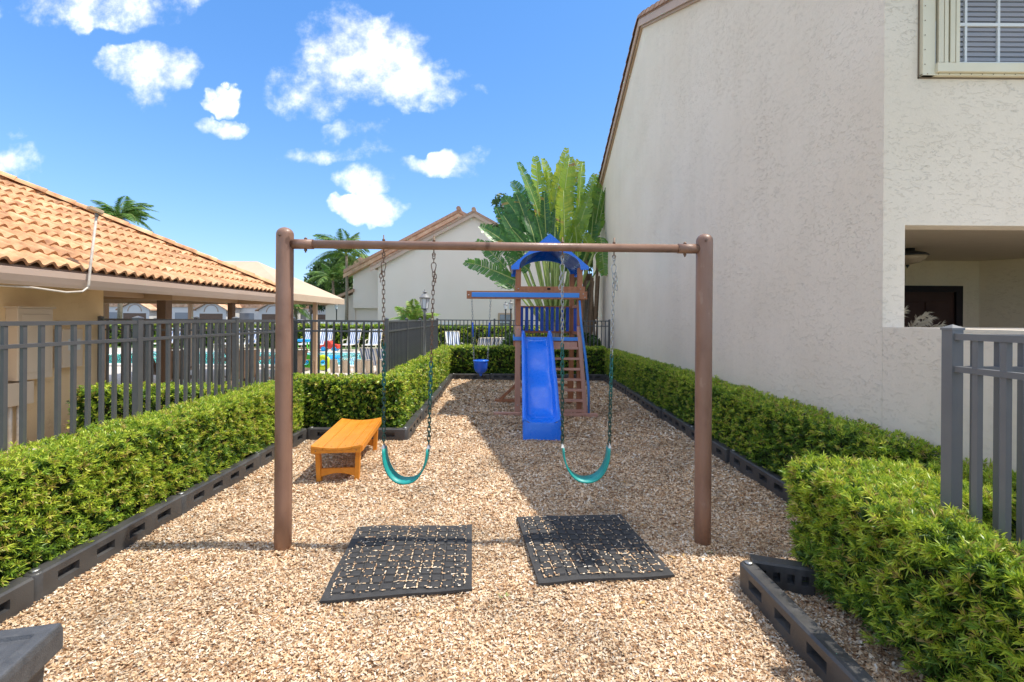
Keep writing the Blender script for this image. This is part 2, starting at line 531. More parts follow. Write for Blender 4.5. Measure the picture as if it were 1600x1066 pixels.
# ------------------------------------------------------------------ helpers
class MB:
    def __init__(s):
        s.v, s.f, s.sm, s.mi = [], [], [], []
        s.m = 0

    def add(s, vs, fs, smooth=False):
        o = len(s.v)
        s.v += [tuple(p) for p in vs]
        for f in fs:
            s.f.append([o + i for i in f])
            s.sm.append(smooth)
            s.mi.append(s.m)
        return s

    def box(s, x0, x1, y0, y1, z0, z1):
        vs = [(x, y, z) for z in (z0, z1) for y in (y0, y1) for x in (x0, x1)]
        return s.add(vs, [(0, 2, 3, 1), (4, 5, 7, 6), (0, 1, 5, 4), (2, 6, 7, 3), (0, 4, 6, 2), (1, 3, 7, 5)])

    def bar(s, p0, p1, w, h, up=(0, 0, 1)):
        p0, p1 = Vector(p0), Vector(p1)
        d = (p1 - p0).normalized()
        u = Vector(up)
        if abs(d.dot(u)) > .98:
            u = Vector((0, 1, 0))
        a = d.cross(u).normalized() * w / 2
        b = a.cross(d).normalized() * h / 2
        vs = [p + i * a + j * b for p in (p0, p1) for (i, j) in ((-1, -1), (1, -1), (1, 1), (-1, 1))]
        return s.add(vs, [(0, 1, 2, 3), (7, 6, 5, 4), (0, 4, 5, 1), (1, 5, 6, 2), (2, 6, 7, 3), (3, 7, 4, 0)])

    def sweep(s, path, rad, n=10, closed=False, caps=True, smooth=True):
        P = [Vector(p) for p in path]
        if not hasattr(rad, '__len__'):
            rad = [rad] * len(P)
        m = len(P)
        rings = []
        ref = None
        for i in range(m):
            if closed:
                d = (P[(i + 1) % m] - P[i - 1]).normalized()
            else:
                d = (P[min(i + 1, m - 1)] - P[max(i - 1, 0)]).normalized()
            if ref is None:
                ref = Vector((0, 0, 1)) if abs(d.z) < .9 else Vector((0, 1, 0))
            a = d.cross(ref).normalized()
            b = a.cross(d).normalized()
            ref = b
            rings.append([P[i] + rad[i] * (math.cos(t) * a + math.sin(t) * b) for t in [2 * math.pi * k / n for k in range(n)]])
        vs = [p for r in rings for p in r]
        fs = []
        for i in range(m if closed else m - 1):
            j = (i + 1) % m
            for k in range(n):
                l = (k + 1) % n
                fs.append((i * n + k, i * n + l, j * n + l, j * n + k))
        s.add(vs, fs, smooth)
        if caps and not closed:
            o = len(s.v) - len(vs)
            s.f.append([o + k for k in range(n)][::-1]); s.sm.append(False); s.mi.append(s.m)
            s.f.append([o + (m - 1) * n + k for k in range(n)]); s.sm.append(False); s.mi.append(s.m)
        return s

    def lathe(s, prof, c=(0, 0, 0), n=20, smooth=True):
        vs, fs = [], []
        for (r, z) in prof:
            for k in range(n):
                t = 2 * math.pi * k / n
                vs.append((c[0] + r * math.cos(t), c[1] + r * math.sin(t), c[2] + z))
        for i in range(len(prof) - 1):
            for k in range(n):
                l = (k + 1) % n
                fs.append((i * n + k, i * n + l, (i + 1) * n + l, (i + 1) * n + k))
        fs.append([k for k in range(n)][::-1])
        fs.append([(len(prof) - 1) * n + k for k in range(n)])
        return s.add(vs, fs, smooth)

    def prism(s, poly, axis, a, b):
        """poly: 2D list; axis 'x' -> (y,z) extruded in x from a to b, 'y' -> (x,z), 'z' -> (x,y)"""
        n = len(poly)

        def P(p, t):
            return {'x': (t, p[0], p[1]), 'y': (p[0], t, p[1]), 'z': (p[0], p[1], t)}[axis]
        vs = [P(p, a) for p in poly] + [P(p, b) for p in poly]
        fs = [tuple(range(n))[::-1], tuple(range(n, 2 * n))] + [(i, (i + 1) % n, n + (i + 1) % n, n + i) for i in range(n)]
        return s.add(vs, fs)

    def mesh(s, name):
        me = bpy.data.meshes.new(name)
        me.from_pydata(s.v, [], s.f)
        me.polygons.foreach_set('use_smooth', s.sm)
        me.polygons.foreach_set('material_index', s.mi)
        import bmesh
        bm = bmesh.new()
        bm.from_mesh(me)
        bmesh.ops.recalc_face_normals(bm, faces=bm.faces)
        bm.to_mesh(me)
        bm.free()
        me.update()
        return me

    def build(s, name, m, parent=None, bevel=0, seg=2, **kw):
        me = s.mesh(name)
        for k in (m if isinstance(m, (list, tuple)) else [m]):
            me.materials.append(MT[k])
        return link(name, me, parent, bevel, seg, **kw)


def link(name, me, parent=None, bevel=0, seg=2, label=None, cat=None, group=None, kind=None, loc=None, rot=None, scale=None):
    o = bpy.data.objects.new(name, me)
    COL.objects.link(o)
    if parent:
        o.parent = parent
    if loc is not None:
        o.location = loc
    if rot is not None:
        o.rotation_euler = rot
    if scale is not None:
        o.scale = scale
    if bevel:
        b = o.modifiers.new('bevel', 'BEVEL')
        b.width = bevel
        b.segments = seg
        b.limit_method = 'ANGLE'
        b.angle_limit = R(40)
    tag(o, label, cat, group, kind)
    return o


def tag(o, label=None, cat=None, group=None, kind=None):
    if label:
        o['label'] = label
    if cat:
        o['category'] = cat
    if group:
        o['group'] = group
    if kind:
        o['kind'] = kind
    return o


def thing(name, label, cat, loc=(0, 0, 0), rz=0, group=None):
    o = bpy.data.objects.new(name, None)
    o.empty_display_size = .1
    COL.objects.link(o)
    o.location = loc
    o.rotation_euler = (0, 0, rz)
    return tag(o, label, cat, group)


def copy_tree(o, parent=None, **kw):
    c = o.copy()
    COL.objects.link(c)
    c.parent = parent
    for ch in [k for k in bpy.data.objects if k.parent == o]:
        copy_tree(ch, c)
    return c


def dup(o, loc, rz=0, label=None, group=None, scale=None):
    c = copy_tree(o)
    c.location = loc
    c.rotation_euler = (0, 0, rz)
    if scale:
        c.scale = (scale,) * 3
    if label:
        c['label'] = label
    if group:
        c['group'] = group
    return c


def np_mesh(name, V, F, m, tint=None, parent=None, **kw):
    """V (n,3), F (k,q) all quads or tris"""
    me = bpy.data.meshes.new(name)
    q = F.shape[1]
    me.vertices.add(len(V))
    me.vertices.foreach_set('co', V.astype(np.float32).ravel())
    me.loops.add(F.size)
    me.loops.foreach_set('vertex_index', F.astype(np.int32).ravel())
    me.polygons.add(len(F))
    me.polygons.foreach_set('loop_start', np.arange(0, F.size, q, dtype=np.int32))
    me.polygons.foreach_set('loop_total', np.full(len(F), q, dtype=np.int32))
    if tint is not None:
        a = me.attributes.new('tint', 'FLOAT', 'FACE')
        a.data.foreach_set('value', tint.astype(np.float32))
    me.update(calc_edges=True)
    me.materials.append(MT[m])
    return link(name, me, parent, **kw)


def struct(name, mb, m, bevel=0):
    return mb.build(name, m, None, bevel, kind='structure')


def ripple(x, y):
    return (.010 * np.sin(2.1 * x + .7) * np.cos(1.7 * y + .3) + .006 * np.sin(5.3 * x + 1.9 * y) + .004 * np.sin(9.1 * y - 4.2 * x + 1)
            + .003 * np.sin(17 * x + 3) * np.sin(15 * y)) - .030


# ------------------------------------------------------------------ ground
struct('ground', MB().add([(-400, -60, -.09), (400, -60, -.09), (400, 700, -.09), (-400, 700, -.09)], [(0, 1, 2, 3)]), 'grass')
struct('planting_bed', MB().box(-3.75, 3.07, -3, 14.2, -.08, -.055).box(-6.3, -3.75, 5.8, 7.0, -.08, -.055), 'soil')
struct('side_walkway', MB().box(-6.35, -3.76, -3, 5.79, -.08, .004), 'deck')
struct('patio_bounce_floor', MB().box(3.25, 16, -6, 3.77, -.08, .004), 'patio_concrete')  # unseen behind the low wall, added to bounce light into the porch
struct('pool_deck', MB().box(-40, 20, 14.2, 24.1, -.08, .0).box(-40, -6.41, 7.08, 14.2, -.08, .0).box(-6.4, -2.45, 7.3, 14.2, -.05, .008), 'deck')
struct('parking_lot', MB().box(-90, 30, 33.5, 52, -.08, .004), 'asphalt')


def mulch_inside(x, y):
    a = (x > -2.85) & (x < 2.62) & (y < 6.3) & (y > -2.5)
    b = (x > -1.50 - .04 * (y - 6.3)) & (x < 2.62) & (y >= 6.3) & (y < 12.7)
    return a | b


def build_mulch():
    xs = np.arange(-2.9, 2.66, .06)
    ys = np.concatenate([np.arange(-2.5, 12.75, .06), [12.75]])
    X, Y = np.meshgrid(xs, ys)
    Z = ripple(X, Y) + .002
    Z = Z + rng.normal(0, .0025, Z.shape)
    V = np.stack([X.ravel(), Y.ravel(), Z.ravel() + .012], 1)
    n, m = X.shape
    idx = np.arange(n * m).reshape(n, m)
    F = np.stack([idx[:-1, :-1].ravel(), idx[:-1, 1:].ravel(), idx[1:, 1:].ravel(), idx[1:, :-1].ravel()], 1)
    cx, cy = V[F, 0].mean(1), V[F, 1].mean(1)
    keep = (cy < 6.3) | (cx > -1.62 - .03 * (cy - 6.3))
    np_mesh('mulch_ground', V, F[keep], 'mulch', kind='structure')
    # loose chips
    parts = []
    for (y0, y1, dens, s) in ((1.2, 2.6, 13000, .58), (2.6, 4.2, 10500, .66), (4.2, 6.4, 5600, .86), (6.4, 9, 1900, 1.4), (9, 12.7, 1000, 1.8)):
        k = int(dens * 5.5 * (y1 - y0))
        x = rng.uniform(-2.85, 2.62, k)
        y = rng.uniform(y0, y1, k)
        ok = mulch_inside(x, y)
        x, y = x[ok], y[ok]
        parts.append((x, y, np.full(len(x), s)))
    # chips spilled on planting soil by the near right border
    x = rng.uniform(1.55, 2.6, 2500); y = rng.uniform(1.2, 3.2, 2500)
    parts.append((x, y, np.ones(2500)))
    x = np.concatenate([p[0] for p in parts]); y = np.concatenate([p[1] for p in parts]); s = np.concatenate([p[2] for p in parts])
    k = len(x)
    ang = rng.uniform(0, 2 * np.pi, k)
    l = s * rng.gamma(5, .0024, k).clip(.006, .032) * 1.05
    w = s * rng.gamma(4, .0016, k).clip(.0025, .013)
    tilt = rng.normal(0, .34, k)
    roll = rng.normal(0, .42, k)
    d = np.stack([np.cos(ang) * np.cos(tilt), np.sin(ang) * np.cos(tilt), np.sin(tilt)], 1)
    q = np.stack([-np.sin(ang) * np.cos(roll), np.cos(ang) * np.cos(roll), np.sin(roll)], 1)
    c = np.stack([x, y, ripple(x, y) + .017 + rng.uniform(0, .012, k)], 1)
    sk = rng.uniform(.4, 1.0, k)[:, None]
    V = np.stack([c - d * l[:, None] - q * w[:, None] * sk, c + d * l[:, None] - q * w[:, None], c + d * l[:, None] * .8 + q * w[:, None], c - d * l[:, None] * 1.1 + q * w[:, None] * sk], 1).reshape(-1, 3)
    F = np.arange(4 * k).reshape(-1, 4)
    o = np_mesh('wood_chips', V, F, 'chip')
    tag(o, 'loose tan and cream wood chip mulch covering the playground floor', 'wood chips', kind='stuff')


build_mulch()


# ------------------------------------------------------------------ foliage
def sprigs(P, D, n_leaf, leaf_l, leaf_w, spread, base_tint, tvar=.12):
    """P,D (n,3) sprig origins/directions -> leaf quads"""
    n = len(P)
    D = D / np.linalg.norm(D, axis=1)[:, None]
    ref = np.where(np.abs(D[:, 2:3]) < .9, np.array([[0, 0, 1.]]), np.array([[1., 0, 0]]))
    A = np.cross(D, ref); A /= np.linalg.norm(A, axis=1)[:, None]
    B = np.cross(D, A)
    k = n * n_leaf
    Pk = np.repeat(P, n_leaf, 0); Dk = np.repeat(D, n_leaf, 0); Ak = np.repeat(A, n_leaf, 0); Bk = np.repeat(B, n_leaf, 0)
    th = rng.uniform(0, 2 * np.pi, k)[:, None]
    sp = np.abs(rng.normal(spread, .28, k))[:, None]
    L = Dk * np.cos(sp) + (Ak * np.cos(th) + Bk * np.sin(th)) * np.sin(sp)
    S = np.cross(L, Dk + rng.normal(0, .4, (k, 3))); S /= (np.linalg.norm(S, axis=1)[:, None] + 1e-9)
    ll = (leaf_l * rng.uniform(.65, 1.2, k))[:, None]
    ww = (leaf_w * rng.uniform(.7, 1.2, k))[:, None]
    off = rng.uniform(-.5, .35, k)[:, None] * leaf_l
    b = Pk + Dk * off
    droop = np.array([[0, 0, -1.]]) * ll * rng.uniform(0, .25, k)[:, None]
    V = np.stack([b, b + L * ll * .5 + S * ww, b + L * ll + droop, b + L * ll * .5 - S * ww], 1).reshape(-1, 3)
    T = np.repeat(base_tint, n_leaf) + rng.normal(0, tvar, k) * .7
    return V, T.clip(0, .995)


def hedge_points(p0, p1, th, h, dens, faces='TSNE', seed=0, bump=.024):
    """points on an undulating clipped hedge box; th = thickness to the left side of p0->p1 centred"""
    p0, p1 = np.array(p0, float), np.array(p1, float)
    d = p1 - p0
    Ln = np.linalg.norm(d)
    d /= Ln
    nrm = np.array([-d[1], d[0]])           # left side
    out = []
    hz = .06
    spec = {'T': (Ln * th), 'L': Ln * (h - hz), 'R': Ln * (h - hz), 'A': th * (h - hz), 'B': th * (h - hz)}
    for f in faces:
        k = int(dens * spec[f])
        a = rng.uniform(0, 1, k); b = rng.uniform(0, 1, k)
        if f == 'T':
            s, t, z = a * Ln, (b - .5) * th, np.full(k, h)
            n = np.tile([0, 0, 1.], (k, 1))
        elif f in 'LR':
            sg = 1 if f == 'L' else -1
            s, t, z = a * Ln, np.full(k, sg * th / 2), hz + b * (h - hz)
            n = np.tile([nrm[0] * sg, nrm[1] * sg, .0], (k, 1))
        else:
            sg = 1 if f == 'B' else -1
            s, t, z = np.full(k, Ln if f == 'B' else 0.), (a - .5) * th, hz + b * (h - hz)
            n = np.tile([d[0] * sg, d[1] * sg, 0.], (k, 1))
        x = p0[0] + d[0] * s + nrm[0] * t
        y = p0[1] + d[1] * s + nrm[1] * t
        # lumpy clipped surface
        lump = (np.sin(6.1 * s + seed + 3 * z) * .4 + np.sin(13.7 * s + 9 * t + 7 * z + seed * 2) * .35 + np.sin(27 * s + 21 * z + 17 * t) * .3) * bump
        # rounded top edges
        edge = np.clip((np.abs(t) / (th / 2) - .75) / .25, 0, 1) if f == 'T' else np.zeros(k)
        low = np.clip((.22 - z) / .22, 0, 1) if f != 'T' else np.zeros(k)
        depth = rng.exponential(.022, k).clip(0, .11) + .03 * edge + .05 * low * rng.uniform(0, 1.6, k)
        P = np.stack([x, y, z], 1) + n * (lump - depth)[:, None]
        out.append((P, n, depth, z, low))
    P = np.concatenate([o[0] for o in out]); n = np.concatenate([o[1] for o in out])
    depth = np.concatenate([o[2] for o in out]); z = np.concatenate([o[3] for o in out])
    low = np.concatenate([o[4] for o in out])
    keep = rng.uniform(0, 1, len(P)) > low * .45
    # small gaps
    g = np.sin(P[:, 0] * 19 + seed) * np.sin(P[:, 1] * 17 + 1.3 * seed) * np.sin(P[:, 2] * 23 + seed)
    keep &= ~((g > .55) & (rng.uniform(0, 1, len(P)) < .6))
    return P[keep], n[keep], depth[keep], z[keep]


def hedge(label, runs, dens, n_leaf, ll, lw, h=.8, seed=0, young=.35, core_in=.07):
    """runs: list of (p0,p1,thickness,faces)"""
    root = thing('hedge', label, 'hedge', (runs[0][0][0], runs[0][0][1], 0))
    ox, oy = runs[0][0]
    Vs, Ts = [], []
    core = MB()
    st = MB()
    for ri, (p0, p1, th, faces) in enumerate(runs):
        P, n, dep, z = hedge_points(p0, p1, th, h, dens, faces, seed + ri)
        k = len(P)
        # outer rosettes stand out, inner ones sit back, tinted darker to look shaded
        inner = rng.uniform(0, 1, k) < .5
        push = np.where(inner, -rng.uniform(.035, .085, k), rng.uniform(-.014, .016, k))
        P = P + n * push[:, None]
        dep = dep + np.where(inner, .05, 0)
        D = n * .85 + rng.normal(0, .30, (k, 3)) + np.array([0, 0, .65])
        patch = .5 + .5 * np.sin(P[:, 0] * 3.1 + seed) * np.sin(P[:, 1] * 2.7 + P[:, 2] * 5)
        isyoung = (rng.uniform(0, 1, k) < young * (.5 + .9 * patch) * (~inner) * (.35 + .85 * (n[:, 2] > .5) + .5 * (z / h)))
        tint = .42 + rng.normal(0, .14, k) - dep * 2.6 + isyoung * rng.uniform(.25, .55, k)  # darker with depth: shade between the sprigs put into the leaf colour
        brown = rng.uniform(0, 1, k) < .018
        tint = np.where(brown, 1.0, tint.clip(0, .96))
        P = P + (D / np.linalg.norm(D, axis=1)[:, None]) * (isyoung * rng.uniform(0, .03, k))[:, None]
        V, T = sprigs(P - np.array([[ox, oy, 0]]), D, n_leaf, ll, lw, .75, tint)
        Vs.append(V); Ts.append(T)
        a, b = Vector((p0[0] - ox, p0[1] - oy, 0)), Vector((p1[0] - ox, p1[1] - oy, 0))
        d = (b - a).normalized()
        q = Vector((-d.y, d.x, 0))
        L_ = (b - a).length
        # lumpy solid core, its dark colour standing in for shade inside the hedge
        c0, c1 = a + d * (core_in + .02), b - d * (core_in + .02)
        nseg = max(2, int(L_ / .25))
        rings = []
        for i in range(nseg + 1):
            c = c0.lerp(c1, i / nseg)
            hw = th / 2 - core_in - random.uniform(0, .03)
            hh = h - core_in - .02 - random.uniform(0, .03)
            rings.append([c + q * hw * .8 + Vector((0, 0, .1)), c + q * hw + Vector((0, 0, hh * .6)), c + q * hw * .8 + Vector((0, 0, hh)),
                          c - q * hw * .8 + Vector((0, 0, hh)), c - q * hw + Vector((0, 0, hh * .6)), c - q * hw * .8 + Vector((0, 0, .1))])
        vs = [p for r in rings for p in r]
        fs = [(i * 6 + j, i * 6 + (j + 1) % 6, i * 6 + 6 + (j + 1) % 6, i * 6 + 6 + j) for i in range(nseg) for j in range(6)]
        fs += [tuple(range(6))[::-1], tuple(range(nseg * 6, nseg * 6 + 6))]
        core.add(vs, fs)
        for i in range(int(L_ / .16)):
            s0 = a.lerp(b, random.random())
            s0 = s0 + q * random.uniform(-th / 2 + .06, th / 2 - .06)
            e = s0 + Vector((random.uniform(-.06, .06), random.uniform(-.06, .06), h * random.uniform(.5, .9)))
            mid = s0.lerp(e, .5) + Vector((random.uniform(-.03, .03), random.uniform(-.03, .03), 0))
            st.sweep([s0, mid, e], [.009, .006, .003], n=5)
    V = np.concatenate(Vs); T = np.concatenate(Ts)
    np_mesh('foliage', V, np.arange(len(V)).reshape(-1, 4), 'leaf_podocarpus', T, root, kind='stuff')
    core.build('shade_core', 'dark_core', root, kind='stuff')
    st.build('stems', 'twig', root, kind='stuff')
    return root


hedge('long clipped hedge along the left border behind the brown swing post', [((-3.12, .9), (-3.12, 6.3), .46, 'TRAB')], 3300, 13, .037, .0035, h=.785, seed=1, young=1.3)
hedge('short hedge running behind the orange bench', [((-3.3, 6.68), (-1.62, 6.68), .5, 'TRB')], 1700, 9, .045, .009, h=.80, seed=3, young=.6)
hedge('hedge running back beside the lamp post and fence to the blue bucket swing', [((-1.78, 6.5), (-1.92, 13.3), .34, 'TRA')], 1300, 8, .052, .009, h=.82, seed=5, young=.85)
hedge('hedge across the far end behind the climbing tower and slide', [((-2.0, 13.1), (2.7, 13.1), .75, 'TR')], 750, 8, .06, .011, h=.86, seed=7, young=.5)
hedge('long shaded hedge along the stucco wall on the right', [((2.84, 3.15), (2.84, 13.4), .42, 'TLA')], 2100, 11, .040, .0045, h=.80, seed=9, young=.8)
hedge('sunlit bushy hedge in the near right corner wrapping around the grey fence post', [((1.985, -.2), (1.985, 3.0), .27, 'TLRB'), ((2.1, 2.70), (3.05, 2.70), .62, 'TLR')], 2300, 19, .046, .0033, h=.75, seed=11, young=1.4)
hedge('low hedge by the ochre pool house wall behind the left fence', [((-5.7, 6.15), (-3.55, 6.15), .5, 'TRA')], 1300, 8, .05, .009, h=.72, seed=13, young=.8)
hedge('long hedge beyond the pool behind the row of loungers', [((-26, 24.7), (7.5, 24.7), .8, 'TR')], 130, 8, .14, .03, h=1.22, seed=15, young=.6)


# ------------------------------------------------------------------ plastic border
def border_mesh(L_=1.2, wd=.10, H=.175):
    """one hollow border section: stadium-ended bar with four slots each side"""
    mb = MB()
    x0, x1 = .05, L_ - .0
    slots = [(.14 + i * .265, .14 + i * .265 + .14) for i in range(4)]
    zs0, zs1 = .066, .124
    for sg in (-1, 1):
        y = sg * wd / 2
        yi = sg * (wd / 2 - .047)
        xs = [x0]
        for a, b in slots:
            xs += [a, b]
        xs.append(x1)
        zs = [0, zs0, zs1, H - .012]
        for i in range(len(xs) - 1):
            for j in range(3):
                hole = (j == 1 and i % 2 == 1)
                q = [(xs[i], y, zs[j]), (xs[i + 1], y, zs[j]), (xs[i + 1], y, zs[j + 1]), (xs[i], y, zs[j + 1])]
                if not hole:
                    mb.add(q, [(0, 1, 2, 3)])
                else:
                    g = .008
                    qi = [(xs[i] + g, yi, zs[j] + g), (xs[i + 1] - g, yi, zs[j] + g), (xs[i + 1] - g, yi, zs[j + 1] - g), (xs[i] + g, yi, zs[j + 1] - g)]
                    mb.add(q + qi, [(4, 5, 6, 7)] + [(k, (k + 1) % 4, 4 + (k + 1) % 4, 4 + k) for k in range(4)])
        # chamfer up to top
        yt = sg * (wd / 2 - .012)
        mb.add([(x0, y, H - .012), (x1, y, H - .012), (x1, yt, H), (x0, yt, H)], [(0, 1, 2, 3)])
    yt = wd / 2 - .012
    mb.add([(x0, -yt, H), (x1, -yt, H), (x1, yt, H), (x0, yt, H)], [(0, 1, 2, 3)])
    # far end: flat
    mb.add([(x1, -wd / 2, 0), (x1, wd / 2, 0), (x1, wd / 2, H - .012), (x1, yt, H), (x1, -yt, H), (x1, -wd / 2, H - .012)], [(0, 1, 2, 3, 4, 5)])
    # near end: rounded nose
    n = 10
    vs, fs = [], []
    for k in range(n + 1):
        t = math.pi / 2 + math.pi * k / n
        c, s_ = math.cos(t), math.sin(t)
        vs += [(x0 + c * wd / 2, s_ * wd / 2, 0), (x0 + c * wd / 2, s_ * wd / 2, H - .012), (x0 + c * yt, s_ * yt, H)]
    for k in range(n):
        o = 3 * k
        fs += [(o, o + 3, o + 4, o + 1), (o + 1, o + 4, o + 5, o + 2)]
    vs.append((x0, 0, H))
    fs += [(3 * k + 2, 3 * k + 5, len(vs) - 1) for k in range(n)]
    mb.add(vs, fs, True)
    return mb


BM = border_mesh().mesh('border_section')
BM.materials.append(MT['border_plastic'])
stake_mb = MB().lathe([(.024, 0), (.026, .004), (.022, .010), (.008, .012), (.001, .012)], n=14)
STK = stake_mb.mesh('stake')
STK.materials.append(MT['zinc'])


def border(label, p0, p1, phase=0.0, n=None, jit=.012):
    p0, p1 = Vector((p0[0], p0[1], 0)), Vector((p1[0], p1[1], 0))
    d = p1 - p0
    ang = math.atan2(d.y, d.x)
    root = thing('playground_border', label, 'border', (p0.x, p0.y, -.02), ang, None)
    L_ = d.length
    n = n or max(1, round(L_ / 1.2))
    step = L_ / n
    for i in range(n):
        s = link('border_section', BM, root, 0, loc=(i * step, random.uniform(-jit, jit), random.uniform(-.006, .006)),
                 rot=(random.uniform(-.02, .02), random.uniform(-.004, .004), random.uniform(-.008, .008)), scale=(step / 1.2, 1, 1))
        link('stake', STK, s, 0, loc=(.05, 0, .1755))
    return root


border('grey plastic border along the left hedge with a shadow across it', (-2.83, -.95), (-2.87, 6.3), n=6)
border('grey plastic border behind the orange bench', (-2.84, 6.33), (-1.47, 6.33), n=1)
border('grey plastic border curving back below the lamp post hedge', (-1.47, 6.30), (-1.68, 12.6), n=5)
border('dark border across the far end under the blue bucket swing', (-1.66, 12.62), (2.55, 12.62), n=4)
border('black border along the shaded hedge by the stucco wall', (2.60, 12.6), (2.62, 3.0), n=8)
border('near right border section running out of the bottom of the picture', (1.495, 2.92), (1.54, .52), n=2)
border('short border piece butting sideways onto the near right border', (1.90, 2.84), (1.56, 2.95), n=1, jit=0)


# ------------------------------------------------------------------ fences
def fence(label, p0, p1, post_s, height=1.63, pitch=.118, pick=.026, no_post=(), m='fence_metal'):
    p0, p1 = Vector((p0[0], p0[1], 0)), Vector((p1[0], p1[1], 0))
    d = p1 - p0
    L_ = d.length
    root = thing('metal_fence', label, 'fence', p0, math.atan2(d.y, d.x))
    pm = MB().box(-.027, .027, -.027, .027, 0, height + .035)
    pm.add([(-.031, -.031, height + .035), (.031, -.031, height + .035), (.031, .031, height + .035), (-.031, .031, height + .035),
            (-.031, -.031, height + .045), (.031, -.031, height + .045), (.031, .031, height + .045), (-.031, .031, height + .045), (0, 0, height + .062)],
           [(0, 1, 5, 4), (1, 2, 6, 5), (2, 3, 7, 6), (3, 0, 4, 7), (4, 5, 8), (5, 6, 8), (6, 7, 8), (7, 4, 8), (3, 2, 1, 0)])
    PM = pm.mesh('post'); PM.materials.append(MT[m])
    km = MB().box(-pick / 2, pick / 2, -pick / 2, pick / 2, .07, height - .012)
    KM = km.mesh('picket'); KM.materials.append(MT[m])
    for s in post_s:
        if s in no_post:
            continue
        link('post', PM, root, 0, loc=(s, 0, 0))
    MB().box(0.02, L_ - .02, -.018, .018, height - .012, height + .018).build('top_rail', m, root)
    MB().box(0.02, L_ - .02, -.0175, .0175, height - .165, height - .138).build('middle_rail', m, root)
    MB().box(0.02, L_ - .02, -.0175, .0175, .15, .178).build('bottom_rail', m, root)
    ps = sorted(post_s)
    for a, b in zip(ps[:-1], ps[1:]):
        n = max(1, round((b - a) / pitch))
        for i in range(1, n):
            link('picket', KM, root, 0, loc=(a + (b - a) * i / n, 0, 0))
    return root


fence('grey picket fence along the left side behind the clipped hedge', (-3.37, 1.22), (-3.37, 7.0), [0, 1.44, 2.88, 4.33, 5.78])
fence('dark fence section facing the camera across the pool side', (-6.33, 7.0), (-1.93, 7.0), [0, 1.48, 2.96 - .06, 4.4])
fence('grey fence running back beside the lamp post', (-1.93, 7.0), (-2.27, 13.8), [0, 1.7, 3.4, 5.1, 6.8])
fence('black fence across the far end behind the climbing tower', (-2.27, 13.8), (2.95, 13.8), [0, 1.74, 3.48, 5.22])
fence('near right grey fence running toward the camera from its capped corner post', (2.13, 2.2), (2.13, .04), [0, 2.16], height=1.615, m='fence_metal_grey')
fence('short grey fence from the corner post across to the patio wall', (2.13, 2.203), (3.05, 2.203), [.92, 0.0], height=1.612, no_post=(0.0,), m='fence_metal_grey')

# ------------------------------------------------------------------ tall stucco building on the right
XW, YC, YF = 3.07, 3.77, 17.3
RY, RZ, SL = 10.85, 8.85, .5
TH = .18


def rz_at(y):
    return RZ - SL * abs(y - RY)


bld = thing('stucco_house', 'tall pinkish grey stucco house filling the right side with a tiled gable roof', 'house', (XW, YC, 0))
bl = bld.location.copy()


def B(mb, name, m, parent=None, **kw):
    o = mb.build(name, m, parent or bld, **kw)
    if parent is None:
        o.matrix_parent_inverse = Matrix.Translation(-bl)
    return o


B(MB().prism([(YC, 0), (YF, 0), (YF, rz_at(YF)), (RY, RZ), (YC, rz_at(YC))], 'x', XW, XW + TH), 'side_wall', 'wall_stucco')
fw = MB()
x0, x1 = XW + TH, 9.5
ox1, oz0, oz1 = 9.2, 1.64, 2.487
wx0, wx1, wz0, wz1 = 3.345, 5.3, 3.70, 4.95
fw.box(ox1, x1, YC, YC + TH, 0, oz1)
fw.box(x0, ox1, YC, YC + TH, 0, oz0)
fw.box(x0, x1, YC, YC + TH, oz1, wz0)
fw.box(x0, wx0, YC, YC + TH, wz0, wz1)
fw.box(wx1, x1, YC, YC + TH, wz0, wz1)
fw.box(x0, x1, YC, YC + TH, wz1, rz_at(YC) - .02)
B(fw, 'front_wall', 'wall_stucco')
B(MB().box(XW, XW + TH, -2.5, YC - .002, 0, 1.64), 'patio_wall', 'wall_stucco')
B(MB().box(9.5, 9.7, YC, YF, 0, 5.1).box(XW + TH, 9.5, YF - .2, YF, 0, 5.1), 'rear_wall', 'wall_stucco')
# porch
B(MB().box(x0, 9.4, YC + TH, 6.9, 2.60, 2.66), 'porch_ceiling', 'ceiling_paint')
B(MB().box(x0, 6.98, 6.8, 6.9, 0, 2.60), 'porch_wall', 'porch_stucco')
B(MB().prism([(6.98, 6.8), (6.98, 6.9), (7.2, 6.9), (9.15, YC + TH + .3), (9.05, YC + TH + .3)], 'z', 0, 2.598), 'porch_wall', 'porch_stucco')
B(MB().box(x0, 8.0, YC + TH, 6.8, -.02, .02), 'porch_floor', 'deck')
dr = B(MB().box(5.6, 6.58, 6.77, 6.798, .02, 2.13), 'door', 'door_brown')
MB().box(5.50, 5.60, 6.74, 6.797, .02, 2.22).box(6.58, 6.68, 6.74, 6.797, .02, 2.22).box(5.60, 6.58, 6.74, 6.797, 2.13, 2.22).build('door_frame', 'door_frame', dr)
pnl = MB()
for (a, b, c, d) in ((5.70, 6.04, 1.2, 1.98), (6.14, 6.48, 1.2, 1.98), (5.70, 6.04, .2, 1.05), (6.14, 6.48, .2, 1.05)):
    pnl.box(a, b, 6.752, 6.769, c, d)
pnl.build('panel', 'door_brown', dr, bevel=.008)
dr.parent = bld
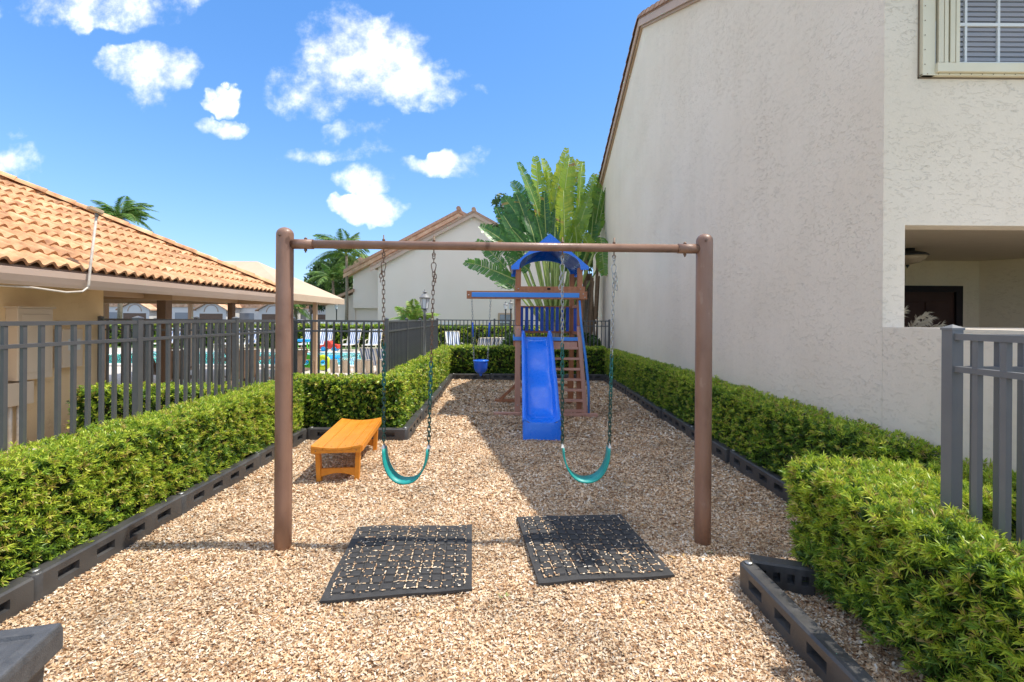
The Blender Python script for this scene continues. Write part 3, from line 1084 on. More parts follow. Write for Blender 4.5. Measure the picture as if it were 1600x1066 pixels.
# window with accordion shutters
wf = B(MB().box(wx0 + .012, wx0 + .115, YC - .035, YC + .1, wz0 + .012, wz1 - .01), 'window', 'cream_metal')
wf.name = 'window'
MB().box(wx0 + .0, wx0 + .012, YC - .004, YC + .05, wz0, wz1).box(wx0, wx1, YC - .004, YC + .05, wz0, wz0 + .012).build('sealant', 'caulk_brown', wf)
MB().box(wx0 + .115, wx1, YC - .060, YC + .1, wz0 + .030, wz0 + .105).box(wx0 + .012, wx1, YC - .036, YC + .1, wz0 + .012, wz0 + .029).build('shutter_track', 'cream_metal', wf, bevel=.004)
for i in range(4):
    xx = wx0 + .125 + .047 * i
    MB().prism([(xx, YC - .055), (xx + .034, YC - .062 + .01 * (i % 2)), (xx + .040, YC - .02), (xx + .012, YC - .012)], 'z', wz0 + .107, wz1 - .02).build('shutter_blade', 'cream_metal', wf)
gx0 = wx0 + .32
MB().box(gx0, wx1, YC + .02, YC + .07, wz0 + .10, wz0 + .155).box(gx0, gx0 + .018, YC + .02, YC + .07, wz0 + .155, wz1).build('sash', 'white_paint', wf)
MB().box(gx0 + .018, wx1, YC + .050, YC + .054, wz0 + .155, wz1).build('glass_pane', 'glass_dark', wf)
mn = MB()
for k in range(1, 6):
    mn.box(gx0 + .275 * k - .175, gx0 + .275 * k - .155, YC + .030, YC + .049, wz0 + .156, wz1)
mn.box(gx0 + .02, wx1, YC + .028, YC + .048, wz0 + .46, wz0 + .485)
mn.build('muntin', 'white_paint', wf)
SLT = MB().add([(gx0 + .02, YC + .052 - .006, -.004), (wx1, YC + .052 - .006, -.004), (wx1, YC + .046, .012), (gx0 + .02, YC + .046, .012)], [(0, 1, 2, 3)]).mesh('blind_slat')
SLM = MB().box(gx0 + .02, wx1, YC + .0405, YC + .0495, -.012, .014)
SLT = SLM.mesh('blind_slat'); SLT.materials.append(MT['blind'])
for i in range(28):
    z = wz0 + .185 + i * .042
    if z < wz1 - .02:
        link('blind_slat', SLT, wf, 0, loc=(0, 0, z))
SCR = MB().lathe([(.004, 0), (.004, .003), (.001, .004)], n=6).mesh('screw'); SCR.materials.append(MT['caulk_brown'])
for i in range(14):
    link('screw', SCR, wf, 0, loc=(wx0 + .05 + i * .09, YC - .036, wz0 + .022), rot=(R(90), 0, 0))
for i in range(9):
    link('screw', SCR, wf, 0, loc=(wx0 + .028, YC - .036, wz0 + .1 + i * .12), rot=(R(90), 0, 0))
# roof
OV = .10
ry0, ry1 = 3.25, 17.85
for (ya, yb) in ((ry0, RY), (RY, ry1)):
    za, zb = rz_at(ya), rz_at(yb)
    B(MB().prism([(ya, za), (yb, zb), (yb, zb + .09), (ya, za + .09)], 'x', XW - OV, 10.0), 'roof', 'roof_tile_brown')
B(MB().prism([(ry0, rz_at(ry0) - .17), (RY, RZ - .17), (RY, RZ - .01), (ry0, rz_at(ry0) - .01)], 'x', XW - OV, XW - OV + .035), 'rake_board', 'fascia_paint')
B(MB().prism([(ry1, rz_at(ry1) - .17), (RY, RZ - .17), (RY, RZ - .01), (ry1, rz_at(ry1) - .01)], 'x', XW - OV + .001, XW - OV + .034), 'rake_board', 'fascia_paint')
B(MB().prism([(ry0, rz_at(ry0) - .22), (RY, RZ - .22), (RY, RZ - .165), (ry0, rz_at(ry0) - .165)], 'x', XW - .05, XW - .002), 'rake_trim', 'tan_paint')
B(MB().prism([(ry1, rz_at(ry1) - .22), (RY, RZ - .22), (RY, RZ - .165), (ry1, rz_at(ry1) - .165)], 'x', XW - .05, XW - .002), 'rake_trim', 'tan_paint')
# rake tiles: overlapping half barrels along both slopes
rt = MB()
n = 8
for sgn in (0, 1):
    r0, r1 = (.085, .10) if sgn == 0 else (.062, .077)
    vs, fs = [], []
    for j, (yy, rr) in enumerate(((0, r0), (.42, r1))):
        for k in range(n + 1):
            t = math.pi * 1.15 * k / n - math.pi * .075
            vs.append((math.cos(t) * rr, yy, math.sin(t) * rr))
    for k in range(n):
        if sgn == 0:
            fs.append((k, k + 1, n + 2 + k, n + 1 + k))
    if sgn == 0:
        V0 = vs
        rt.add(vs, fs, True)
    else:
        o = vs
        fs = [(k, k + 1, n + 2 + k, n + 1 + k) for k in range(n)]
        rt.add(vs, fs, True)
        # end lip
        for j in (0, n + 1):
            rt.add([V0[j + k] for k in range(n + 1)] + [o[j + k] for k in range(n + 1)], [(k, k + 1, n + 2 + k, n + 1 + k) for k in range(n)])
RT = rt.mesh('rake_tile'); RT.materials.append(MT['roof_tile_brown'])
an = math.atan(SL)
for side in (0, 1):
    L_ = ((RY - ry0) if side == 0 else (ry1 - RY)) / math.cos(an)
    k = int(L_ / .36)
    for i in range(k + 1):
        dd = i * .36
        yy = RY - dd * math.cos(an) if side == 0 else RY + dd * math.cos(an)
        zz = RZ - dd * math.sin(an) + .035
        # tile's wide end points down-slope
        o = link('rake_tile', RT, bld, 0, loc=(XW - OV + .045, yy, zz), rot=(0, 0, 0))
        dirv = Vector((0, -math.cos(an) if side == 0 else math.cos(an), -math.sin(an) + .035))
        up = Vector((0, 0, 1))
        yv = dirv.normalized(); xv = yv.cross(up).normalized(); zv = xv.cross(yv)
        o.matrix_parent_inverse = Matrix.Translation(-bl)
        mt = Matrix((xv, yv, zv)).transposed()
        o.rotation_euler = mt.to_euler()
for o in [k for k in bpy.data.objects if k.parent == bld and k.type == 'MESH']:
    o.matrix_parent_inverse = Matrix.Translation(-bl)

# porch lamp, dried pampas, green plant
pl = thing('porch_lamp', 'bowl shaped ceiling lamp hanging in the porch', 'lamp', (4.95, 5.7, 2.60))
MB().lathe([(.20, -.10), (.21, -.085), (.17, -.06), (.07, -.03), (.07, 0), (.001, 0)][::-1], n=24).build('metal_rim', 'lamp_black', pl)
MB().lathe([(.195, -.099), (.17, -.14), (.11, -.18), (.03, -.20), (.001, -.201)], n=24).build('glass_bowl', 'alabaster', pl)
MB().lathe([(.012, -.198), (.02, -.215), (.008, -.23), (.001, -.245)], n=10).build('finial', 'lamp_black', pl)


def blade_strip(mb, pts, w, nrm=Vector((0, -1, 0))):
    P = [Vector(p) for p in pts]
    vs = []
    for i, p in enumerate(P):
        d = (P[min(i + 1, len(P) - 1)] - P[max(i - 1, 0)]).normalized()
        s = d.cross(nrm).normalized() * w * (1 - (i / (len(P) - 1)) ** 2 + .04)
        vs += [p - s, p + s]
    mb.add(vs, [(2 * i, 2 * i + 1, 2 * i + 3, 2 * i + 2) for i in range(len(P) - 1)])


pp = thing('pampas_bouquet', 'dried beige pampas grass plumes in the porch opening', 'dried grass', (4.55, 4.7, 0))
pmb = MB()
for i in range(12):
    a = random.uniform(-.3, 1.15)
    ln = random.uniform(.55, .95)
    base = Vector((-.50 + random.uniform(-.08, .08), random.uniform(-.06, .06), 1.42))
    stem = []
    for k in range(9):
        t = k / 8
        stem.append(base + Vector((math.sin(a) * ln * t * .85 + .16 * t * t, random.uniform(-.01, .01), math.cos(a) * ln * t * .62 - .18 * t * t)))
    for k in range(3, 9):
        for j in range(26):
            p = stem[k - 1].lerp(stem[k], random.random())
            d = (stem[k] - stem[k - 1]).normalized() + Vector((random.uniform(-.7, .7), random.uniform(-.7, .7), random.uniform(-.8, .5)))
            q = p + d.normalized() * random.uniform(.04, .10)
            blade_strip(pmb, [p, p.lerp(q, .6) + Vector((0, 0, -.004)), q + Vector((0, 0, -.02))], .003)
    pmb.sweep(stem, .003, n=4)
pmb.build('plume', 'pampas', pp, kind='stuff')
MB().lathe([(.10, 0), (.16, .1), (.18, .6), (.12, 1.1), (.09, 1.32), (.075, 1.32), (.07, 1.2), (.001, 1.2)], c=(-.45, 0, 0), n=18).build('vase', 'house_tan', pp)
gp = thing('potted_plant', 'green arching leaves just above the patio wall at right edge', 'plant', (3.75, 3.05, 0))
gm = MB()
for i in range(16):
    a = random.uniform(0, 6.28)
    ln = random.uniform(.3, .5)
    pts = [Vector((math.cos(a) * ln * t * .8, math.sin(a) * ln * t * .6, 1.3 + .62 * t * ln / .5 - .45 * t * t)) for t in [k / 7 for k in range(8)]]
    blade_strip(gm, pts, .014, Vector((-math.sin(a), math.cos(a), 0)).cross(Vector((math.cos(a), math.sin(a), .5))))
go_ = gm.build('leaves', 'petiole_green', gp, kind='stuff')
MB().lathe([(.12, 0), (.17, .35), (.16, 1.3), (.14, 1.3), (.001, 1.28)], n=16).build('pot', 'house_tan', gp)

# ------------------------------------------------------------------ pool house on the left
ph = thing('pool_house', 'ochre stucco pool house with orange barrel tile hip roof at left', 'building', (-6.35, 7.05, 0))
phl = ph.location.copy()


def PHB(mb, name, m, **kw):
    o = mb.build(name, m, ph, **kw)
    o.matrix_parent_inverse = Matrix.Translation(-phl)
    return o


EX, EZ, PS, CY = -5.40, 2.27, .53, 10.8
PHB(MB().box(-11, -6.35, 1.5, 7.07, 0, 2.35), 'wall', 'ochre_stucco')
PHB(MB().add([(EX, 1.2, EZ - .03), (EX, CY, EZ - .03), (EX - 3.6, CY - 3.6, EZ - .03 + 3.6 * PS), (EX - 3.6, 1.2, EZ - .03 + 3.6 * PS)], [(0, 1, 2, 3)])
    .add([(EX, CY, EZ - .03), (EX - 7.2, CY, EZ - .03), (EX - 3.6, CY - 3.6, EZ - .03 + 3.6 * PS)], [(0, 1, 2)])
    .add([(EX - 7.2, 1.2, EZ - .03), (EX - 7.2, CY, EZ - .03), (EX - 3.6, CY - 3.6, EZ - .03 + 3.6 * PS), (EX - 3.6, 1.2, EZ - .03 + 3.6 * PS)], [(3, 2, 1, 0)])
    .add([(EX, 1.2, EZ - .03), (EX - 7.2, 1.2, EZ - .03), (EX - 3.6, 1.2, EZ - .03 + 3.6 * PS)], [(0, 1, 2)]), 'roof_deck', 'mortar')
PHB(MB().box(EX - .03, EX, 1.2, CY, 2.10, 2.24).box(EX - 7.2, EX - .03, CY - .03, CY, 2.10, 2.24), 'fascia', 'fascia_paint')
PHB(MB().box(EX - .97, EX - .03, 1.2, CY - .03, 2.09, 2.10).box(EX - 7.2, EX - .97, 7.07, CY - .03, 2.125, 2.135), 'soffit', 'ceiling_paint')
gp2 = [(EX, 2.19), (EX, 2.03), (EX + .06, 2.02), (EX + .09, 2.06), (EX + .12, 2.13), (EX + .125, 2.20), (EX + .105, 2.205), (EX + .10, 2.19), (EX + .07, 2.07), (EX + .015, 2.05), (EX + .015, 2.19)]
PHB(MB().prism(gp2, 'y', 1.2, CY + .05), 'gutter', 'gutter_paint')
PHB(MB().box(-11, -5.9, 7.9, 8.02, 1.97, 2.12).box(-6.5, -6.38, 7.08, 10.6, 2.0, 2.124).box(-11, -5.55, CY - .2, CY - .08, 1.98, 2.09), 'beam', 'tan_paint')
PHB(MB().box(-6.52, -6.36, 8.35, 8.51, 0, 2.0), 'column', 'brown_post')
PHB(MB().box(-6.47, -6.36, 10.35, 10.46, 0, 2.0), 'column', 'brown_post')
PHB(MB().box(-9.9, -9.78, 10.3, 10.42, 0, 2.0), 'column', 'brown_post')


# S-tiles with two humps
def tile_mesh():
    mb = MB()
    w, l, n = .338, .42, 12
    top, bot = [], []
    rows = []
    for yy, lift in ((0, .045), (l, .0)):
        r = []
        for k in range(n + 1):
            u_ = k / n
            z = .029 * (1 - math.cos(2 * math.pi * 2 * u_)) + lift
            r.append((u_ * w, yy, z))
        rows.append(r)
    vs = rows[0] + rows[1] + [(p[0], p[1] + .004, p[2] - .034) for p in rows[0]]
    fs = [(k, k + 1, n + 2 + k, n + 1 + k) for k in range(n)]
    mb.add(vs[:2 * n + 2], fs, True)
    mb.add(rows[0] + vs[2 * n + 2:], fs)
    return mb


TM = tile_mesh().mesh('roof_tile')
TM.materials.append(MT['roof_tile'])
ca, sa = math.cos(math.atan(PS)), math.sin(math.atan(PS))
exp_ = .36
# tile axes: x -> along -Y of world eave (width), y -> upslope
xv, yv = Vector((0, 1, 0)), Vector((-ca, 0, sa))
zv = xv.cross(yv)
if zv.z < 0:
    xv = -xv
    zv = xv.cross(yv)
TR_ = Matrix((xv, yv, zv)).transposed().to_euler()
row = 0
while True:
    t = row * exp_ * ca
    if t > 3.55:
        break
    yend = CY - t + .06
    y = 1.9 + .0
    ny = int((yend - 3.0) / .325)
    for i in range(ny + 1):
        yy = yend - i * .325
        # xv may point to -Y: origin at the tile's low-x corner
        oy = yy if xv.y < 0 else yy - .325
        o = link('roof_tile', TM, ph, 0, loc=(EX + .05 - t, oy, EZ - .025 + (t - .05) * PS + random.uniform(0, .004)), rot=(TR_[0], TR_[1], TR_[2] + random.uniform(-.006, .006)))
        o.matrix_parent_inverse = Matrix.Translation(-phl)
    row += 1
# hip caps
hd = Vector((-1, -1, PS)).normalized()
hx = hd.cross(Vector((0, 0, 1))).normalized(); hz = hx.cross(hd)
HR = Matrix((hx, hd, hz)).transposed().to_euler()
hc = MB()
n = 8
A0 = [(math.cos(math.pi * k / n) * .125, 0, math.sin(math.pi * k / n) * .095) for k in range(n + 1)]
A1 = [(math.cos(math.pi * k / n) * .100, .46, math.sin(math.pi * k / n) * .075) for k in range(n + 1)]
A2 = [(p[0] * .82, 0, p[2] * .78) for p in A0]
hc.add(A0 + A1, [(k, k + 1, n + 2 + k, n + 1 + k) for k in range(n)], True)
hc.add(A0 + A2, [(k, k + 1, n + 2 + k, n + 1 + k) for k in range(n)])
HC = hc.mesh('hip_tile'); HC.materials.append(MT['roof_tile'])
for i in range(14):
    p = Vector((EX + .03, CY + .03, EZ + .045)) + hd * (i * .39)
    o = link('hip_tile', HC, ph, 0, loc=p, rot=HR)
    o.matrix_parent_inverse = Matrix.Translation(-phl)
HC2 = HC
for i in range(13):
    p = Vector((EX - 3.6, CY - 3.65 - i * .40, EZ + .06 + 3.6 * PS))
    o = link('ridge_tile', HC, ph, 0, loc=p, rot=(0, 0, math.pi))
    o.matrix_parent_inverse = Matrix.Translation(-phl)

# things fixed on the pool house wall
eb = thing('electrical_cabinet', 'tall cream electrical cabinet on the pool house wall at left edge', 'electrical box', (-6.35, 5.72, 0))
MB().box(.0, .16, -.02, .42, .86, 1.78).build('cabinet', 'box_paint', eb, bevel=.008)
MB().box(.0, .18, -.04, .44, 1.78, 1.80).build('hood', 'box_paint', eb)
MB().box(.162, .168, .03, .37, .95, 1.7).build('cabinet_door', 'box_paint', eb, bevel=.003)
mb_ = thing('electric_meter_box', 'cream meter box with a round dial on the pool house wall', 'electrical box', (-6.35, 6.28, 0))
MB().box(0, .13, .02, .32, .96, 1.5).build('box', 'box_paint', mb_, bevel=.008)
MB().box(.131, .134, .10, .28, 1.20, 1.36).build('face_plate', 'meter_face', mb_)
MB().sweep([(.134, .19, 1.30), (.15, .19, 1.30)], .035, n=14).build('dial', 'lamp_black', mb_)
jb = thing('junction_box', 'lower cream junction box with pipes near the left picture edge', 'electrical box', (-6.35, 5.5, 0))
MB().box(0, .14, -.02, .42, .55, .84).build('box', 'box_paint', jb, bevel=.006)
for yy in (.08, .2, .3):
    MB().sweep([(.07, yy, -.02), (.07, yy, .548)], .022, n=10).build('conduit', 'pvc', jb)
fl = thing('roof_flood_light', 'small weathered flood light on a bent conduit pole at the tiled eave', 'light', (EX + .16, 5.6, 0))
MB().sweep([(0, .02, 2.03), (.0, .03, 2.08), (.0, .05, 2.3), (.0, .13, 2.96)], .014, n=8).build('pole', 'pvc', fl)
MB().sweep([(-.5, -1.5, 2.02), (-.1, -.55, 2.0), (-.05, -.2, 1.965), (-.0, -.05, 1.985), (0, .02, 2.04)], .011, n=8).build('bent_conduit', 'pvc', fl)
MB().bar((-.02, .04, 3.03), (.03, .17, 2.99), .10, .05).build('lamp_head', 'mortar', fl, bevel=.01)
MB().lathe([(.02, 0), (.022, .03), (.018, .05), (.001, .05)], c=(0, .13, 2.93), n=10).build('swivel', 'lamp_grey', fl)

# ------------------------------------------------------------------ swing frame
LP, RP = Vector((-1.675, 3.35, 0)), Vector((1.455, 3.45, 0))
sf = thing('brown_swing_set', 'brown steel swing frame with two posts and a top bar', 'swing frame', (0, 3.4, 0))
sfl = sf.location.copy()


def SFB(mb, name, m='frame_brown', **kw):
    o = mb.build(name, m, sf, **kw)
    o.matrix_parent_inverse = Matrix.Translation(-sfl)
    return o


bd = (RP - LP).normalized()
BZ = 2.228
for P, top in ((LP, 2.350), (RP, 2.342)):
    r = .060
    prof = [(r, -.1), (r, .3), (r, 1.2), (r, top - .052)] + [(r * math.cos(a), top - .052 + .052 * math.sin(a)) for a in [R(k) for k in (15, 30, 45, 60, 75, 86)]]
    SFB(MB().lathe(prof, c=P, n=32), 'post')
SFB(MB().sweep([LP + bd * .18 + Vector((0, 0, BZ)), RP - bd * .18 + Vector((0, 0, BZ))], .0315, n=24), 'top_bar')
for P, s in ((LP, 1), (RP, -1)):
    SFB(MB().sweep([P + bd * s * .05 + Vector((0, 0, BZ)), P + bd * s * .205 + Vector((0, 0, BZ))], .0365, n=24), 'sleeve')
    c = P + bd * s * .15
    SFB(MB().sweep([c + Vector((0, 0, BZ - .062)), c + Vector((0, 0, BZ + .05))], .006, n=8).sweep([c + Vector((0, 0, BZ - .05)), c + Vector((0, 0, BZ - .036))], .012, n=6)
        .sweep([c + Vector((0, 0, BZ + .036)), c + Vector((0, 0, BZ + .046))], .012, n=6), 'bolt', 'rusty_steel')
    c = P + Vector((-.015 * -s if s < 0 else -.01, -.062, BZ + .055))
    SFB(MB().sweep([c, c + Vector((0, -.012, 0))], .008, n=8), 'set_screw', 'rusty_steel')


# chains
def stadium(L_, Wd, n=6):
    pts = []
    h = (L_ - Wd) / 2
    for k in range(n):
        a = math.pi * k / (n - 1)
        pts.append((math.cos(a) * Wd / 2, 0, h + math.sin(a) * Wd / 2))
    for k in range(n):
        a = math.pi + math.pi * k / (n - 1)
        pts.append((math.cos(a) * Wd / 2, 0, -h + math.sin(a) * Wd / 2))
    return pts


def chain(mb, p0, p1, pitch=.034, wire=.0031, wd=.019, phase=0, wob=.0):
    p0, p1 = Vector(p0), Vector(p1)
    d = p1 - p0
    n = max(1, round(d.length / pitch))
    q = Vector((0, 0, -1)).rotation_difference(d.normalized())
    base = stadium(d.length / n + wire * 3.2, wd, 5)
    for i in range(n):
        c = p0 + d * ((i + .5) / n)
        rot = Matrix.Rotation((R(90) if (i + phase) % 2 else 0) + R(20) + random.uniform(-.15, .15), 3, 'Z')
        pts = [c + q @ (rot @ Vector(p)) for p in base]
        mb.sweep(pts, wire, n=5, closed=True)
    return n


def swing(label, xl, xr, bottom, zs, gl, gr, top_style):
    """xl,xr = param along bar of the hangers; bottom (xl,xr) of the seat ends"""
    xm = (xl + xr) / 2

    def bar_pt(x):
        t = (x - LP.x) / (RP.x - LP.x)
        return LP.lerp(RP, t)
    c0 = bar_pt(xm)
    root = thing('swing', label, 'swing', (c0.x, c0.y, zs), 0)
    rl = root.location.copy()

    def S(mb, name, m):
        o = mb.build(name, m, root)
        o.matrix_parent_inverse = Matrix.Translation(-rl)
        return o
    for (xt, xb, zg, tail) in ((xl, bottom[0], gl, -1), (xr, bottom[1], gr, 1)):
        pt = bar_pt(xt)
        hang = pt + Vector((0, -.01, 0))
        # eye bolt through the bar
        e = MB()
        e.sweep([pt + Vector((0, 0, BZ + .075)), pt + Vector((0, 0, BZ - .055))], .0045, n=8)
        e.sweep([pt + Vector((0, 0, BZ + .032)), pt + Vector((0, 0, BZ + .046))], .011, n=6)
        e.sweep([pt + Vector((math.cos(a) * .012, 0, BZ - .066 + math.sin(a) * .012)) for a in [2 * math.pi * k / 10 for k in range(10)]], .0035, n=6, closed=True)
        S(e, 'eye_bolt', 'rusty_steel')
        # two links, carabiner
        m_b = 'zinc' if top_style else 'rusty_steel'
        cb = MB()
        chain(cb, pt + Vector((0, 0, BZ - .068)), pt + Vector((0, 0, BZ - .125)), pitch=.029)
        zc = BZ - .125
        k = [(0, 0, 0), (.012, 0, -.004), (.018, 0, -.018), (.016, 0, -.035), (.009, 0, -.066), (.005, 0, -.076), (-.005, 0, -.076), (-.009, 0, -.066), (-.016, 0, -.035), (-.018, 0, -.018), (-.012, 0, -.004)]
        cb.sweep([pt + Vector((a, 0, zc + c)) for a, b, c in k], .0036, n=6, closed=True)
        S(cb, 'carabiner', m_b)
        ptop = pt + Vector((0, 0, zc - .072))
        pbot = Vector((xb, c0.y, zs + .27))
        tt = (ptop.z - zg) / (ptop.z - pbot.z)
        pm_ = ptop.lerp(pbot, tt)
        up = MB(); chain(up, ptop, pm_)
        # spare links folded back beside the top
        chain(up, ptop + Vector((.010 * tail, -.012, .01)), ptop + Vector((.018 * tail, -.016, -.075 if not top_style else -.12)), phase=1)
        S(up, 'chain', m_b)
        lo = MB(); ptt = pm_.lerp(pbot, .45)
        chain(lo, pm_, ptt, wire=.0048, wd=.022)
        S(lo, 'coated_chain', 'teal_coating')
        lo = MB(); chain(lo, ptt, pbot, wire=.0044, wd=.021)
        S(lo, 'coated_chain', 'dark_coating')
        rg = MB()
        rg.add([pbot + Vector(p) for p in ((-.012, -.03, -.02), (.012, -.03, -.02), (.012, .03, -.02), (-.012, .03, -.02), (-.003, -.006, .01), (.003, -.006, .01), (.003, .006, .01), (-.003, .006, .01))],
               [(0, 1, 5, 4), (1, 2, 6, 5), (2, 3, 7, 6), (3, 0, 4, 7), (4, 5, 6, 7), (3, 2, 1, 0)])
        S(rg, 'seat_bracket', 'zinc')
    # belt seat
    n = 22
    a, b = bottom[0], bottom[1]
    hw = (b - a) / 2
    top, bot = [], []
    vs, fs = [], []
    for i in range(n + 1):
        u_ = -1 + 2 * i / n
        uu = math.copysign(abs(u_) ** .82, u_)
        x = (a + b) / 2 + hw * math.sin(uu * math.pi / 2) * 1.0
        z = zs + .25 * (1 - math.cos(uu * math.pi / 2)) ** 1.1
        # normal
        du = .01
        dx = hw * math.cos(uu * math.pi / 2)
        dz = .25 * math.sin(uu * math.pi / 2)
        nn = Vector((-dz, 0, dx)).normalized() * .011
        wdt = .068 - .018 * abs(u_) ** 4
        for yy in (-wdt, wdt):
            vs.append((x, c0.y + yy, z))
            vs.append((x + nn.x, c0.y + yy, z + nn.z))
    for i in range(n):
        o = 4 * i
        fs += [(o, o + 4, o + 6, o + 2), (o + 1, o + 3, o + 7, o + 5), (o, o + 1, o + 5, o + 4), (o + 2, o + 6, o + 7, o + 3)]
    fs += [(0, 2, 3, 1), (4 * n, 4 * n + 1, 4 * n + 3, 4 * n + 2)]
    st = S(MB().add(vs, fs, True), 'belt_seat', 'teal_rubber')
    return root


swing('left teal belt swing hanging above the left rubber mat', -.955, -.585, (-.945, -.612), .475, 1.50, 1.36, False)
swing('right teal belt swing hanging above the right rubber mat', .375, .765, (.385, .738), .478, 1.50, 1.42, True)


# ------------------------------------------------------------------ rubber mats
def rubber_mat(label, c, z, N_=11, M_=11, seed=0):
    """c: four ground corners near-left, near-right, far-right, far-left"""
    C = [Vector((p[0], p[1], 0)) for p in c]
    cen = sum(C, Vector()) / 4
    root = thing('rubber_mat', label, 'mat', cen)
    rd = random.Random(seed)

    def P(u_, v_, dz=0):
        p = C[0].lerp(C[1], u_).lerp(C[3].lerp(C[2], u_), v_) - cen
        p.z = z + dz + .010 * math.sin(3.1 * u_ + seed) * math.sin(3.0 * v_) + float(ripple(p.x + cen.x, p.y + cen.y))
        return p
    K = 14
    vs, fs = [], []
    for j in range(K + 1):
        for i in range(K + 1):
            p = P(i / K, j / K)
            if seed == 1 and j == 0:
                p.y += .018 * max(0, (i / K - .5)) * 2
            vs.append(p)
    nv = len(vs)
    vs += [Vector(v) - Vector((0, 0, .016)) for v in vs]
    for j in range(K):
        for i in range(K):
            a = j * (K + 1) + i
            fs.append((a, a + 1, a + K + 2, a + K + 1))
    rim = [i for i in range(K + 1)] + [j * (K + 1) + K for j in range(1, K + 1)] + [K * (K + 1) + i for i in range(K - 1, -1, -1)] + [j * (K + 1) for j in range(K - 1, 0, -1)]
    for a, b in zip(rim, rim[1:] + rim[:1]):
        fs.append((a, b, nv + b, nv + a))
    MB().add(vs, fs).build('mat_sheet', 'black_rubber', root)
    # raised bevelled squares between the grooves (mesh shared)
    sx = (C[1] - C[0]).length * .90 / N_
    sy = (C[3] - C[0]).length * .90 / M_
    g = .007
    ax, ay = sx / 2 - g, sy / 2 - g
    bx, by = ax - .004, ay - .004
    hh = .010
    sq = MB().add([(-ax, -ay, 0), (ax, -ay, 0), (ax, ay, 0), (-ax, ay, 0), (-bx, -by, hh), (bx, -by, hh), (bx, by, hh), (-bx, by, hh)],
                  [(4, 5, 6, 7), (0, 1, 5, 4), (1, 2, 6, 5), (2, 3, 7, 6), (3, 0, 4, 7)]).mesh('tread_square')
    sq.materials.append(MT['black_rubber'])
    for j in range(M_):
        for i in range(N_):
            u_ = .05 + .9 * (i + .5) / N_
            v_ = .05 + .9 * (j + .5) / M_
            p = P(u_, v_)
            du = P(u_ + .02, v_) - P(u_ - .02, v_)
            dv = P(u_, v_ + .02) - P(u_, v_ - .02)
            zv_ = du.cross(dv).normalized()
            xv_ = du.normalized()
            yv_ = zv_.cross(xv_)
            o = link('tread_square', sq, root, 0, loc=p + zv_ * .0005)
            o.rotation_euler = Matrix((xv_, yv_, zv_)).transposed().to_euler()
    # chips caught in the grooves and scattered on top
    k = 0
    vs, fs = [], []

    def chip(u_, v_, dz, ln, ang):
        p = P(min(max(u_, .03), .97), min(max(v_, .03), .97), dz)
        d = Vector((math.cos(ang), math.sin(ang), 0)) * ln
        q = Vector((-math.sin(ang), math.cos(ang), rd.uniform(-.3, .3))) * rd.uniform(.0022, .0045)
        o = len(vs)
        vs.extend([p - d - q, p + d - q * .7, p + d * .8 + q, p - d + q])
        fs.append((o, o + 1, o + 2, o + 3))
    axu = math.atan2((C[1] - C[0]).y, (C[1] - C[0]).x)
    axv = math.atan2((C[3] - C[0]).y, (C[3] - C[0]).x)
    dens = [[rd.random() ** 1.3 for _ in range(14)] for _ in range(14)]
    for i in range(N_ + 1):
        for t in range(150):
            v_ = .05 + .9 * rd.random()
            if rd.random() < dens[i][int(v_ * 13)] * (.5 if v_ < .5 else .25):
                chip(.05 + .9 * i / N_ + rd.uniform(-.003, .003), v_, .009 + rd.uniform(0, .004), rd.uniform(.005, .011), axv + rd.uniform(-.25, .25))
    for j in range(M_ + 1):
        for t in range(150):
            u_ = .05 + .9 * rd.random()
            if rd.random() < dens[int(u_ * 13)][j] * (.5 if j < M_ / 2 else .25):
                chip(u_, .05 + .9 * j / M_ + rd.uniform(-.003, .003), .009 + rd.uniform(0, .004), rd.uniform(.005, .011), axu + rd.uniform(-.25, .25))
    for t in range(260):
        chip(rd.random(), rd.random(), .015 + rd.uniform(0, .002), rd.uniform(.003, .009), rd.uniform(0, 6.3))
    mo = MB().add(vs, fs)
    mo.build('loose_chips', 'chip', root, kind='stuff')
    return root


rubber_mat('left black rubber mat with raised squares under the left swing', [(-1.13, 2.70), (-.235, 2.80), (-.315, 3.72), (-1.225, 3.65)], .045, seed=1)
rubber_mat('right black rubber mat half in shade under the right swing', [(.18, 2.865), (1.085, 3.0), (.945, 3.905), (.05, 3.825)], .045, seed=2)


